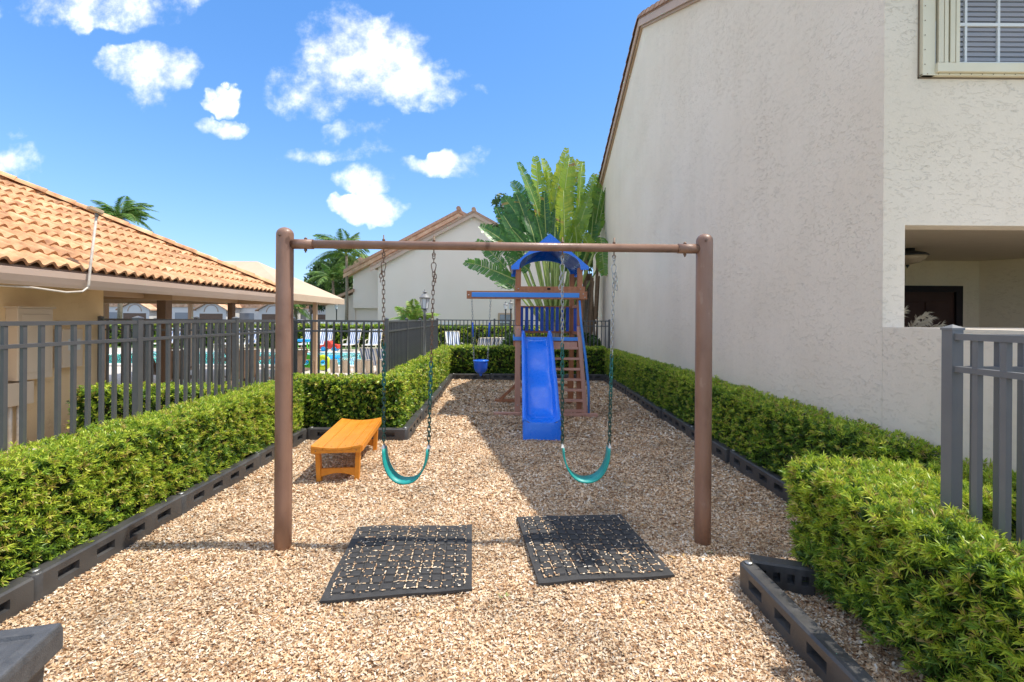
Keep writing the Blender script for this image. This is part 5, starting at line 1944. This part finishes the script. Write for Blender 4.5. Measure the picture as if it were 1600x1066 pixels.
def patio_chair():
    root = thing('patio_chair', 'x', 'chair')
    f = MB()
    for s in (-1, 1):
        f.sweep([(s * .27, -.25, 0), (s * .27, -.27, .35), (s * .27, -.25, .6), (s * .27, .0, .63), (s * .26, .22, .6)], .016, n=6)
        f.sweep([(s * .25, -.22, .40), (s * .25, .18, .36), (s * .24, .33, .70), (s * .22, .42, .98), (s * .15, .45, 1.03)], .016, n=6)
        f.sweep([(s * .25, .18, .36), (s * .26, .38, 0)], .016, n=6)
    f.sweep([(-.15, .45, 1.03), (.15, .45, 1.03)], .016, n=6)
    f.build('frame', 'patio_brown', root)
    pts = [(-.22, .405), (0, .375), (.18, .37), (.26, .52), (.33, .72), (.42, .99)]
    mb = MB()
    vs = []
    for y, z in pts:
        for x in (-.22, .22):
            vs += [(x, y, z), (x, y + .008, z - .008)]
    fs = []
    for i in range(len(pts) - 1):
        o = 4 * i
        fs += [(o, o + 4, o + 6, o + 2), (o + 1, o + 3, o + 7, o + 5), (o, o + 1, o + 5, o + 4), (o + 2, o + 6, o + 7, o + 3)]
    mb.add(vs, fs, True)
    mb.build('sling', 'patio_brown', root)
    return root


pc = patio_chair()
pc.location = (-7.9, 10.4, 0)
pc.rotation_euler = (0, 0, R(150))
pc['label'] = 'brown patio chair behind the left fence, closest to the ochre wall'
pc['group'] = 'brown patio chairs under the roof'
for i, (x, y, a, lb) in enumerate(((-7.1, 9.7, 200, 'brown patio chair just left of the brown column'), (-6.6, 11.2, 120, 'brown patio chair just right of the brown column'),
                                   (-5.9, 9.9, 230, 'brown patio chair at the middle of the left fence'), (-5.35, 11.4, 160, 'brown patio chair between the column and the swing post'), (-4.9, 9.8, 250, 'brown patio chair closest to the left swing post'))):
    dup(pc, (x, y, 0), R(a), lb, 'brown patio chairs under the roof')
tc_ = [copy_tree(pc)][0]
for ch in [k for k in bpy.data.objects if k.parent == tc_]:
    ch.data = ch.data.copy()
    ch.data.materials[0] = MT['chair_tan']
pos = [(597, 'tan low chair next to the fence corner post'), (580, 'tan low chair, second from the fence corner post'), (562, 'tan low chair in the middle of the low row'),
       (544, 'tan low chair, second from the left end of the low row'), (526, 'tan low chair at the left end of the low row')]
for i, (px_, lb) in enumerate(pos):
    x = (px_ - 800) / 711 * 12.3
    if i == 0:
        tc_.location = (x, 12.3, 0); tc_.rotation_euler = (0, 0, R(185)); tc_.scale = (.44, .56, .56)
        tc_['label'] = lb; tc_['group'] = 'low tan chairs beside the pool'
    else:
        dup(tc_, (x, 12.3, 0), R(185 + random.uniform(-6, 6)), lb, 'low tan chairs beside the pool').scale = (.44, .56, .56)
tb = thing('patio_table', 'round brown patio table among the chairs behind the left fence', 'table', (-6.2, 10.6, 0))
MB().lathe([(.001, .70), (.55, .70), (.56, .715), (.55, .73), (.001, .73)], n=28).build('table_top', 'patio_brown', tb)
MB().lathe([(.3, 0), (.28, .03), (.04, .06), (.035, .70)], n=14).build('pedestal', 'patio_brown', tb)

# toys by the pool
ty = thing('water_toy_table', 'blue and green toy water table on the far pool edge', 'toy', (-9.85, 21.4, .11))
MB().box(-.42, .42, -.25, .25, .42, .54).build('tray', 'toy_blue', ty, bevel=.03)
for (a, b) in ((-.3, -.15), (.3, -.15), (-.3, .15), (.3, .15)):
    MB().sweep([(a, b, 0), (a, b, .43)], .035, n=8).build('leg', 'toy_green', ty)
ty = thing('toy_truck', 'red ride-on toy truck on the far pool edge', 'toy', (-8.5, 21.3, .11))
MB().prism([(-.42, .12), (.42, .12), (.42, .30), (.15, .34), (.05, .48), (-.2, .48), (-.25, .30), (-.42, .28)], 'y', -.18, .18).build('body', 'toy_red', ty, bevel=.02)
for a in (-.25, .25):
    MB().sweep([(a, -.2, .11), (a, .2, .11)], .11, n=14).build('wheel', 'toy_blue', ty)
for i, (x, y, lb) in enumerate(((-6.95, 14.4, 'yellow green pool float at the left edge of the front fence'), (-6.55, 14.5, 'green pool float left of the tan awning post'), (-5.95, 14.35, 'yellow green pool float right of the tan awning post'))):
    t_ = thing('pool_float', lb, 'pool float', (x, y, 0), 0, 'pool floats')
    MB().sweep([(.17 * math.cos(2 * math.pi * k / 16), .0, .26 + .17 * math.sin(2 * math.pi * k / 16)) for k in range(16)], .085, n=10, closed=True).build('ring', 'toy_green' if i == 1 else 'toy_yellow', t_)
    MB().sweep([(0, -.05, .03), (0, .05, .03)], .03, n=8).build('valve', 'white_paint', t_)
t_ = thing('inflatable_raft', 'flat blue inflatable raft lying on the pool water', 'pool float', (-7.7, 17.2, .05))
MB().box(-.9, .9, -.9, .9, .0, .14).build('raft_body', 'toy_blue', t_, bevel=.06)
MB().box(-.8, -.5, -.8, .8, .141, .2).build('raft_pillow', 'toy_blue', t_, bevel=.025)

# white picket fence in front of the far house
wfz = thing('white_picket_fence', 'low white picket fence in front of the gabled house', 'fence', (-12, 28, 0))
PK = MB().box(-.05, .05, -.012, .012, .15, 1.45).mesh('picket'); PK.materials.append(MT['white_paint'])
for i in range(44):
    link('picket', PK, wfz, 0, loc=(i * .2, 0, 0))
MB().box(-.1, 8.8, .013, .05, .35, .45).box(-.1, 8.8, .013, .05, 1.15, 1.25).build('rail', 'white_paint', wfz)


def car(label, loc, paint, rz):
    root = thing('parked_car', label, 'car', loc, rz, 'cars parked beyond the pool')
    prof = [(-2.2, .35), (-2.22, .75), (-2.1, .95), (-1.5, 1.02), (-.95, 1.42), (-.3, 1.5), (.6, 1.46), (1.25, 1.05), (2.0, .92), (2.2, .72), (2.22, .35)]
    MB().prism(prof, 'y', -.85, .85).build('body', paint, root, bevel=.08, seg=3)
    for s in (-1, 1):
        MB().prism([(-1.3, 1.04), (-.85, 1.38), (-.2, 1.43), (.5, 1.38), (1.0, 1.06)], 'y', s * .853 - .004, s * .853 + .004).build('side_window', 'glass_dark', root)
        for x in (-1.35, 1.4):
            w_ = MB().sweep([(x, s * .72, .32), (x, s * .88, .32)], .32, n=20).build('wheel', 'tyre', root)
            MB().sweep([(x, s * .881, .32), (x, s * .89, .32)], .19, n=14).build('hubcap', 'zinc', w_)
    for s in (-1, 1):
        MB().box(2.18, 2.235, s * .6 - .15, s * .6 + .15, .68, .80).build('headlight', 'lamp_glass', root)
    return root


car('white car parked beyond the pool just right of the left swing post', (-14.6, 36, .004), 'car_paint', R(90))
car('white car parked beyond the pool behind the tan awning post', (-12.2, 36.4, .004), 'car_paint', R(90))
car('silver white car partly hidden beyond the left fence', (-17.3, 36.0, .004), 'car_paint', R(90))


# ------------------------------------------------------------------ far townhouses
def townhouse(label, x, y, mirror=1):
    root = thing('townhouse', label, 'house', (x, y, 0), 0, 'low townhouses with white gabled garages')
    MB().box(-4, 4, 0, 6, 0, 2.7).build('wall', 'garage_white', root)
    MB().prism([(-4.3, 2.7), (4.3, 2.7), (3.4, 3.9), (-3.4, 3.9)], 'y', -.1, 6).build('roof', 'roof_tile_far', root)
    g = MB().prism([(.6, 0), (3.8, 0), (3.8, 2.45), (2.2, 3.35), (.6, 2.45)], 'y', -1.2, -.0).build('garage_gable', 'garage_white', root)
    for s in (-1, 1):
        MB().prism([(2.2, 3.36), (2.2 + s * 1.9, 2.30), (2.2 + s * 1.9, 2.42), (2.2, 3.50)], 'y', -1.45, -.0).build('gable_roof', 'roof_tile_far', root)
    MB().box(.95, 3.45, -1.215, -1.203, 0, 2.0).build('garage_door', 'brown_post', root)
    MB().sweep([(2.2 + .75 * math.cos(math.pi * k / 12), -1.21, 2.2 + .75 * math.sin(math.pi * k / 12)) for k in range(13)], .05, n=6).build('arch_trim', 'house_tan', root)
    MB().box(-2.6, -.6, -.02, -.002, .9, 2.1).build('window', 'glass_dark', root)
    return root


townhouse('low white townhouse with gable right beside the ochre wall', -43.5, 51)
townhouse('low white townhouse with arched gable in the middle of the left fence', -34.8, 50.5)
townhouse('low white townhouse with gable next to the left swing post', -28.6, 51.5)
townhouse('low townhouse seen under the awning right of the left swing post', -23.4, 53)
tb_ = thing('apartment_block', 'long tan apartment block behind the low townhouses', 'building', (-38, 60, 0))
MB().box(-26, 16, 0, 8, 0, 5.2).build('wall', 'house_tan', tb_)
MB().prism([(-26.5, 5.2), (16.5, 5.2), (14, 6.2), (-24, 6.2)], 'y', -.5, 8.5).build('roof', 'roof_tile_far', tb_)
for i in range(9):
    MB().box(-24 + i * 4.5, -22.4 + i * 4.5, -.03, -.002, 2.6, 3.9).build('window', 'glass_dark', tb_)


# ------------------------------------------------------------------ trees and palms
def leaf_cloud(P, size, tint, flat=.4):
    k = len(P)
    a = rng.normal(0, 1, (k, 3)); a /= np.linalg.norm(a, axis=1)[:, None]
    b = np.cross(a, rng.normal(0, 1, (k, 3))); b /= np.linalg.norm(b, axis=1)[:, None]
    s = (size * rng.uniform(.6, 1.3, k))[:, None]
    V = np.stack([P - a * s, P + b * s * flat, P + a * s, P - b * s * flat], 1).reshape(-1, 3)
    return V


def tree(label, loc, H, cr_, seed=0, n=5000, size=.12, tint0=.4, trunk_h=.45, clumps=26, squash=.75):
    rd = random.Random(seed)
    root = thing('tree', label, 'tree', loc)
    cz = H - cr_ * squash
    tm = MB().sweep([(0, 0, -.05), (.05, .03, H * trunk_h * .5), (0, .08, H * trunk_h), (.05, 0, cz)], [H * .028, H * .022, H * .018, H * .008], n=8)
    cl = []
    for i in range(clumps):
        th, ph_ = rd.uniform(0, 6.28), rd.uniform(-.35, 1.0)
        r = cr_ * (.45 + .5 * rd.random())
        c = Vector((math.cos(th) * r * math.sqrt(max(0, 1 - ph_ * ph_)), math.sin(th) * r * math.sqrt(max(0, 1 - ph_ * ph_)), cz + ph_ * r * squash))
        cl.append((c, cr_ * rd.uniform(.18, .36)))
        if i % 3 == 0:
            tm.sweep([(0, .05, H * trunk_h * .9), Vector((0, .05, H * trunk_h)).lerp(c, .5) + Vector((0, 0, .2)), c], [H * .010, H * .006, H * .003], n=5)
    tm.build('trunk', 'bark', root)
    Ps, Ts = [], []
    for c, r in cl:
        k = int(n / clumps)
        d = rng.normal(0, 1, (k, 3)); d /= np.linalg.norm(d, axis=1)[:, None]
        rr = r * rng.uniform(.3, 1, k) ** .5
        Ps.append(np.array(c)[None] + d * rr[:, None]); Ts.append(np.full(k, rd.uniform(-.15, .15)) + rng.normal(tint0, .15, k))
    P = np.concatenate(Ps); Tt = np.concatenate(Ts)
    V = leaf_cloud(P, size, Tt)
    np_mesh('crown', V, np.arange(len(V)).reshape(-1, 4), 'leaf_tree', Tt.clip(0, 1), root, kind='stuff')
    return root


tree('dense dark green tree behind the tan awning, left part', (-17.5, 46, 0), 7.2, 3.4, 1, n=6000, size=.2)
tree('dense dark green tree behind the coconut palm and pale house', (-15.6, 42, 0), 7.6, 3.0, 2, n=6000, size=.2)
tree('rounded green tree left of the pale gabled house', (-13.2, 37.5, 0), 5.2, 2.0, 3, n=4000, size=.14, tint0=.5)
tree('bushy green tree seen low under the awning', (-19.5, 44, 0), 4.8, 2.2, 4, n=3000, size=.16)
tree('feathery dark tree left behind the traveller palm leaves', (.2, 19.5, 0), 7.2, 1.35, 5, n=5000, size=.10, tint0=.25, clumps=20, squash=1.3)
tree('small green tree beyond the far fence near the stucco wall', (2.6, 19.5, 0), 5.0, 1.2, 6, n=3000, size=.1, tint0=.3)


def frond_mesh(L_, n=26, ll=.55, droop=.9, up=.9, seed=0):
    """arching feather frond along +X"""
    rd = random.Random(seed)
    pts = []
    for i in range(n + 1):
        t = i / n
        pts.append(Vector((L_ * t * (1 - .18 * t), 0, L_ * (up * .55 * t - droop * .75 * t * t))))
    V, Tn = [], []
    for i in range(3, n + 1):
        p = pts[i]
        d = (pts[i] - pts[i - 1]).normalized()
        t = i / n
        l = ll * math.sin(math.pi * (.12 + .86 * t)) ** .7 + .05
        for s in (-1, 1):
            for k in range(2):
                q = p - d * (L_ / n) * .5 * k
                dirn = (d * .55 + Vector((0, s, 0)) * .85 + Vector((0, 0, -.25 - .35 * rd.random()))).normalized()
                e = q + dirn * l
                m_ = q.lerp(e, .5) + Vector((0, 0, .04 * l))
                w_ = d * .018 * (1 + ll)
                V += [q, m_ + w_, e + Vector((0, 0, -.12 * l)), m_ - w_]
                Tn.append(.45 + rd.uniform(-.25, .3))
    return np.array([tuple(v) for v in V]), np.array(Tn), pts


def palm(label, loc, H, L_=2.4, nf=16, seed=0, thin=.11, cat='palm tree', up=.9, ll=.5, tadd=0):
    rd = random.Random(seed)
    root = thing('palm_tree', label, cat, loc)
    if H > 1:
        MB().sweep([(0, 0, -.05), (.06, 0, H * .4), (.02, .05, H * .8), (0, 0, H)], [thin * 1.3, thin, thin * .9, thin * .8], n=10).build('trunk', 'bark', root)
    for v in range(3):
        V, Tn, pts = frond_mesh(L_, ll=ll, droop=.75 + .25 * v, up=up - .1 * v, seed=seed + v)
        me = np_mesh('frond', V, np.arange(len(V)).reshape(-1, 4), 'leaf_palm', (Tn + tadd).clip(0, .95), root)
        mesh = me.data
        bpy.data.objects.remove(me)
        rm = MB().sweep(pts[::3], [.022 * (1 - .8 * i / (len(pts[::3]) - 1)) for i in range(len(pts[::3]))], n=5).mesh('rachis')
        rm.materials.append(MT['petiole_green'])
        for i in range(v, nf, 3):
            el = rd.uniform(-.45, 1.0) if v else rd.uniform(.2, 1.2)
            fr = link('frond', mesh, root, 0, loc=(0, 0, H), rot=(rd.uniform(-.3, .3), -el, 2 * math.pi * i / nf + rd.uniform(-.2, .2)))
            s = rd.uniform(.8, 1.1)
            fr.scale = (s, s, s)
            link('rachis', rm, fr, 0)
    return root


palm('palm crown showing above the orange tiled hip roof at left', (-23.3, 27, 0), 7.45, 2.15, 30, 1, ll=.6)
palm('coconut palm standing left of the pale gabled house', (-11.6, 31.8, 0), 6.0, 2.7, 16, 2, ll=.75)
palm('shorter palm with drooping fronds before the dark trees', (-13.8, 35.0, 0), 4.5, 2.2, 14, 3, ll=.6)
palm('bushy low palm in front of the pale gabled house behind the lamp post', (-4.25, 19.8, 0), 1.15, 1.5, 36, 4, cat='palm bush', up=1.5, ll=.36, tadd=.32)
palm('low palm under the awning left of the tan post', (-16.2, 34.0, 0), 2.3, 1.6, 14, 5, ll=.4)


# traveller's palm: banana-like torn blades on long petioles
def banana_leaf(root, base, tip, foot, width, rd, tint, twist=0.0, torn=.5, bend=.12):
    base, tip, foot = Vector(base), Vector(tip), Vector(foot)
    ax = tip - base
    L_ = ax.length
    d0 = ax.normalized()
    side = Vector((0, 1, 0)).cross(d0).normalized()
    side = (Matrix.Rotation(twist, 3, d0) @ side).normalized()
    nrm = d0.cross(side).normalized()
    n = 24
    mid = []
    for i in range(n + 1):
        t = i / n
        mid.append(base + ax * t + nrm * (bend * L_ * math.sin(math.pi * t * .5) ** 2 * .8) + Vector((0, 0, -.10 * L_ * t ** 3)))
    V, Tn = [], []
    for s in (-1, 1):
        i = 0.0
        while i < n - .3:
            stepw = rd.choice([.45, .6, .9, 1.4])
            a, b = i, min(i + stepw, n)
            i = b + (rd.uniform(.0, .25) if rd.random() < torn else 0)
            sag = rd.uniform(-.1, .35) * (1 if rd.random() < torn else .4)
            lenf = rd.uniform(.82, 1.06)
            tt = Tn_base = tint + rd.uniform(-.08, .08)
            if rd.random() < .018:
                tt = .98
            pr = []
            for q in (a, b):
                k = min(int(q), n - 1)
                p = mid[k].lerp(mid[k + 1], q - k)
                t = q / n
                w_ = width * (math.sin(math.pi * min(1, (.07 + .90 * t))) ** .42) * (1 - .3 * t)
                fwd = (mid[k + 1] - mid[k]).normalized()
                e = p + (side * s * .95 + fwd * .34).normalized() * w_ * lenf * .55 + nrm * (-.10 * w_)
                e2 = p + (side * s * .95 + fwd * .42).normalized() * w_ * lenf + nrm * (-.28 * w_ - sag * w_ * .5) + Vector((0, 0, -sag * w_ * .6))
                pr.append((p, e, e2))
            V += [pr[0][0], pr[1][0], pr[1][1], pr[0][1], pr[0][1], pr[1][1], pr[1][2], pr[0][2]]
            Tn += [tt, tt + .03]
    Vn = np.array([tuple(v) for v in V])
    o = np_mesh('leaf', Vn, np.arange(len(Vn)).reshape(-1, 4), 'leaf_traveller', np.array(Tn).clip(0, 1), root)
    m2 = foot.lerp(base, .55) + nrm * .02
    MB().sweep([foot, m2, base] + mid[3::5], [.05, .036, .026] + [.02 * (1 - i / (len(mid[3::5]))) + .004 for i in range(len(mid[3::5]))], n=6).build('petiole', 'petiole_green', o)


def Wp(px, py, Y):
    return ((px - 800) / 711 * Y, Y, EYE + (500 - py) / 711 * Y)


tp = thing('traveller_palm', 'big fan of torn banana-like leaves rising behind the climbing tower', 'plant', (0, 0, 0))
rd = random.Random(5)
# (blade base px, tip px, distance, width m, tint, twist)
LV = [((846, 372), (838, 226), 15.6, .34, .72, .2), ((862, 335), (882, 216), 15.8, .30, .78, -.3), ((876, 340), (893, 232), 15.5, .40, .70, .3),
      ((900, 345), (916, 240), 15.7, .26, .62, .6), ((926, 372), (948, 236), 15.2, .42, .50, -.2), ((838, 330), (812, 243), 15.4, .26, .42, .5),
      ((881, 378), (880, 284), 14.9, .40, .76, .0), ((852, 378), (850, 292), 15.0, .22, .12, .1), ((897, 384), (918, 298), 15.0, .36, .62, -.3),
      ((922, 378), (932, 300), 15.1, .36, .40, .3), ((830, 376), (784, 300), 15.6, .38, .22, -.2), ((808, 398), (750, 345), 15.2, .34, .30, .3),
      ((806, 440), (724, 404), 14.9, .34, .36, -.2), ((802, 452), (768, 424), 15.3, .36, .30, .2), ((944, 402), (956, 322), 15.0, .16, .25, .9),
      ((938, 372), (944, 425), 14.7, .34, .46, .1), ((818, 400), (752, 378), 15.6, .30, .28, -.4), ((862, 366), (866, 262), 16.2, .40, .45, .2),
      ((906, 366), (898, 258), 16.3, .40, .55, -.2), ((842, 350), (822, 262), 16.1, .34, .24, .2), ((826, 366), (806, 296), 15.2, .34, .15, .1),
      ((836, 384), (820, 318), 14.9, .34, .18, .3), ((866, 384), (866, 318), 14.8, .24, .16, -.2), ((812, 385), (786, 330), 15.0, .34, .12, .3),
      ((884, 392), (908, 340), 14.7, .34, .58, .2), ((926, 398), (908, 356), 14.6, .30, .66, .6), ((918, 352), (936, 270), 16.0, .36, .34, .4),
      ((846, 400), (822, 346), 15.2, .36, .22, .0), ((872, 398), (884, 330), 15.8, .40, .30, .0), ((826, 424), (792, 398), 15.0, .36, .22, .2),
      ((910, 410), (930, 352), 15.4, .36, .22, -.2), ((880, 300), (905, 246), 16.4, .34, .86, .2), ((820, 320), (800, 280), 16.2, .3, .3, .2),
      ((866, 320), (850, 238), 16.0, .26, .80, .4), ((856, 342), (846, 256), 15.7, .22, .74, -.5), ((890, 330), (872, 246), 16.1, .28, .82, .3), ((908, 350), (926, 262), 15.9, .26, .66, -.4),
      ((850, 396), (838, 330), 14.8, .20, .20, .2), ((870, 404), (862, 344), 14.7, .18, .30, .1), ((902, 402), (900, 330), 14.6, .22, .70, .4), ((834, 404), (800, 352), 14.9, .26, .24, .3),
      ((796, 378), (776, 318), 15.8, .3, .2, .4), ((790, 420), (742, 372), 15.5, .28, .3, -.3), ((934, 352), (952, 286), 15.3, .26, .44, .5)]
for (b, t, Y, w_, tn, tw) in LV:
    fx = 868 + (b[0] - 868) * .14
    banana_leaf(tp, Wp(b[0], b[1], Y), Wp(t[0], t[1], Y + rd.uniform(-.3, .3)), Wp(fx, 520, Y * .3 + 15.3 * .7), w_ * 1.02, rd, tn, tw, torn=.7)
ds = MB()
for i in range(16):
    x = rd.uniform(905, 932)
    y_ = rd.uniform(14.9, 15.6)
    a, b = Wp(x, rd.uniform(500, 540), y_), Wp(x + rd.uniform(-18, 8), rd.uniform(395, 450), y_)
    ds.bar(a, b, rd.uniform(.03, .14), .02, up=(0, 1, 0))
ds.build('dead_sheaths', 'twig', tp, kind='stuff')
MB().sweep([Wp(868, 590, 15.3), Wp(868, 540, 15.3), Wp(869, 505, 15.3)], [.26, .22, .26], n=14).build('trunk', 'bark', tp)
MB().sweep([Wp(921, 600, 15.3), Wp(918, 520, 15.3), Wp(920, 440, 15.3)], [.16, .14, .10], n=12).build('trunk', 'bark', tp)
tree('leafy bush at the foot of the traveller palm by the far fence post', (2.35, 14.7, 0), 1.3, .55, 8, n=2200, size=.06, tint0=.55, clumps=12)
tree('low green bush beyond the far fence behind the ladder', (1.3, 15.2, 0), 1.15, .6, 9, n=2000, size=.06, tint0=.45, clumps=12)
tree('bright low bush beyond the far fence left of the tower', (.2, 16.5, 0), 1.2, .6, 10, n=1600, size=.07, tint0=.7, clumps=12)


# ------------------------------------------------------------------ small litter and weeds on the mulch
lv = []
for i in range(260):
    x, y = random.uniform(-2.7, 2.5), random.uniform(1.8, 8.5)
    if not mulch_inside(np.array(x), np.array(y)):
        continue
    a = random.uniform(0, 6.28)
    l, w = random.uniform(.012, .028), random.uniform(.004, .009)
    z = float(ripple(x, y)) + .034
    d = Vector((math.cos(a), math.sin(a), random.uniform(-.2, .3))) * l
    q = Vector((-math.sin(a), math.cos(a), random.uniform(-.3, .3))) * w
    c = Vector((x, y, z))
    lv.append([c - d, c - q + Vector((0, 0, .004)), c + d, c + q])
V = np.array([[tuple(p) for p in f] for f in lv]).reshape(-1, 3)
mat('dead_leaf', (.3, .15, .05), ramp=[(0, (.20, .08, .03)), (.5, (.42, .20, .07)), (1, (.55, .36, .12))], island=True, rough=.8)
o = np_mesh('dead_leaves', V, np.arange(len(V)).reshape(-1, 4), 'dead_leaf')
tag(o, 'scattered fallen brown leaves lying on the wood chips', 'leaf litter', kind='stuff')
for (x, y, lb) in ((-.04, 2.79, 'tiny green weed sprouting between the two rubber mats'), (1.45, 3.33, 'tiny green weed at the shadow edge by the near right border')):
    wd = thing('weed', lb, 'weed', (x, y, float(ripple(x, y)) + .01))
    g = MB()
    for i in range(14):
        a = random.uniform(0, 6.28)
        ln = random.uniform(.02, .045)
        pts = [Vector((math.cos(a) * ln * t, math.sin(a) * ln * t, .035 * t - .018 * t * t)) for t in (0, .35, .7, 1)]
        blade_strip(g, pts, .0035, Vector((0, 0, 1)))
    g.build('leaves', 'petiole_green', wd, kind='stuff')
# chips heaped against the posts
for (P, r0) in ((LP, .06), (RP, .06)):
    k = 900
    a = rng.uniform(0, 2 * np.pi, k); r = r0 + rng.exponential(.035, k)
    x, y = P.x + np.cos(a) * r, P.y + np.sin(a) * r
    z = ripple(x, y) + .02 + .016 * np.exp(-(r - r0) / .035) * rng.uniform(.2, 1, k)
    an_ = rng.uniform(0, 6.28, k); l = rng.uniform(.006, .016, k); w = rng.uniform(.003, .006, k)
    d = np.stack([np.cos(an_), np.sin(an_), rng.normal(0, .4, k)], 1) * l[:, None]
    q = np.stack([-np.sin(an_), np.cos(an_), rng.normal(0, .4, k)], 1) * w[:, None]
    c = np.stack([x, y, z], 1)
    V = np.stack([c - d - q, c + d - q, c + d + q, c - d + q], 1).reshape(-1, 3)
    o = np_mesh('wood_chips', V, np.arange(4 * k).reshape(-1, 4), 'chip')
    tag(o, 'wood chips heaped round the foot of the %s swing post' % ('left' if P is LP else 'right'), 'wood chips', kind='stuff')

for nm, lo, hi in (('blue_plastic', .18, .5), ('blue_plastic_matt', .35, .65), ('orange_plastic', .35, .6), ('border_plastic', .34, .62), ('frame_brown', .32, .6)):
    m_ = MT[nm]
    N_, L_ = m_.node_tree.nodes, m_.node_tree.links
    n_ = N_.new('ShaderNodeTexNoise')
    n_.inputs['Scale'].default_value = 7
    n_.inputs['Detail'].default_value = 8
    n_.inputs['Roughness'].default_value = .7
    t_ = N_.new('ShaderNodeTexCoord')
    L_.new(t_.outputs['Object'], n_.inputs['Vector'])
    r_ = N_.new('ShaderNodeMapRange')
    r_.inputs['From Min'].default_value = .4
    r_.inputs['From Max'].default_value = .65
    r_.inputs['To Min'].default_value = lo
    r_.inputs['To Max'].default_value = hi
    L_.new(n_.outputs[0], r_.inputs['Value'])
    L_.new(r_.outputs[0], N_['Principled BSDF'].inputs['Roughness'])
BLT = MB().lathe([(.013, 0), (.012, .005), (.006, .009), (.001, .010)], n=10).mesh('bolt')
BLT.materials.append(MT['zinc'])
for (x, y, z) in ((FX0, FY0 - .056, 1.50), (FX0, FY0 - .056, .15), (FX1 - .01, FY0 - .102, 1.48), (FX0, FY0 - .079, 2.22), (FX1, FY0 - .079, 2.22), (FX1 + .04, FY0 - .157, 2.13), (FX1 + .07, FY0 - .157, 2.07), (-.765, FY0 - .156, 2.10)):
    o = link('bolt', BLT, pt_, 0, loc=(x, y, z), rot=(R(90), 0, 0))
    o.matrix_parent_inverse = Matrix.Translation(-ptl)
bn = [k for k in bpy.data.objects if k.name == 'bench'][0]
SC2 = MB().lathe([(.006, 0), (.005, .0015), (.001, .002)], n=8).mesh('screw')
SC2.materials.append(MT['rusty_steel'])
for sy in (-1, 1):
    for xx in (-.19, -.06, .08, .20):
        link('screw', SC2, bn, 0, loc=(xx, sy * .59, .355 + .032 - .030 * math.cos(math.pi * xx / .5 * .98)))
    for xx in (-.2, .2):
        link('screw', SC2, bn, 0, loc=(xx, sy * .649, .33), rot=(R(90) if sy < 0 else R(-90), 0, 0))
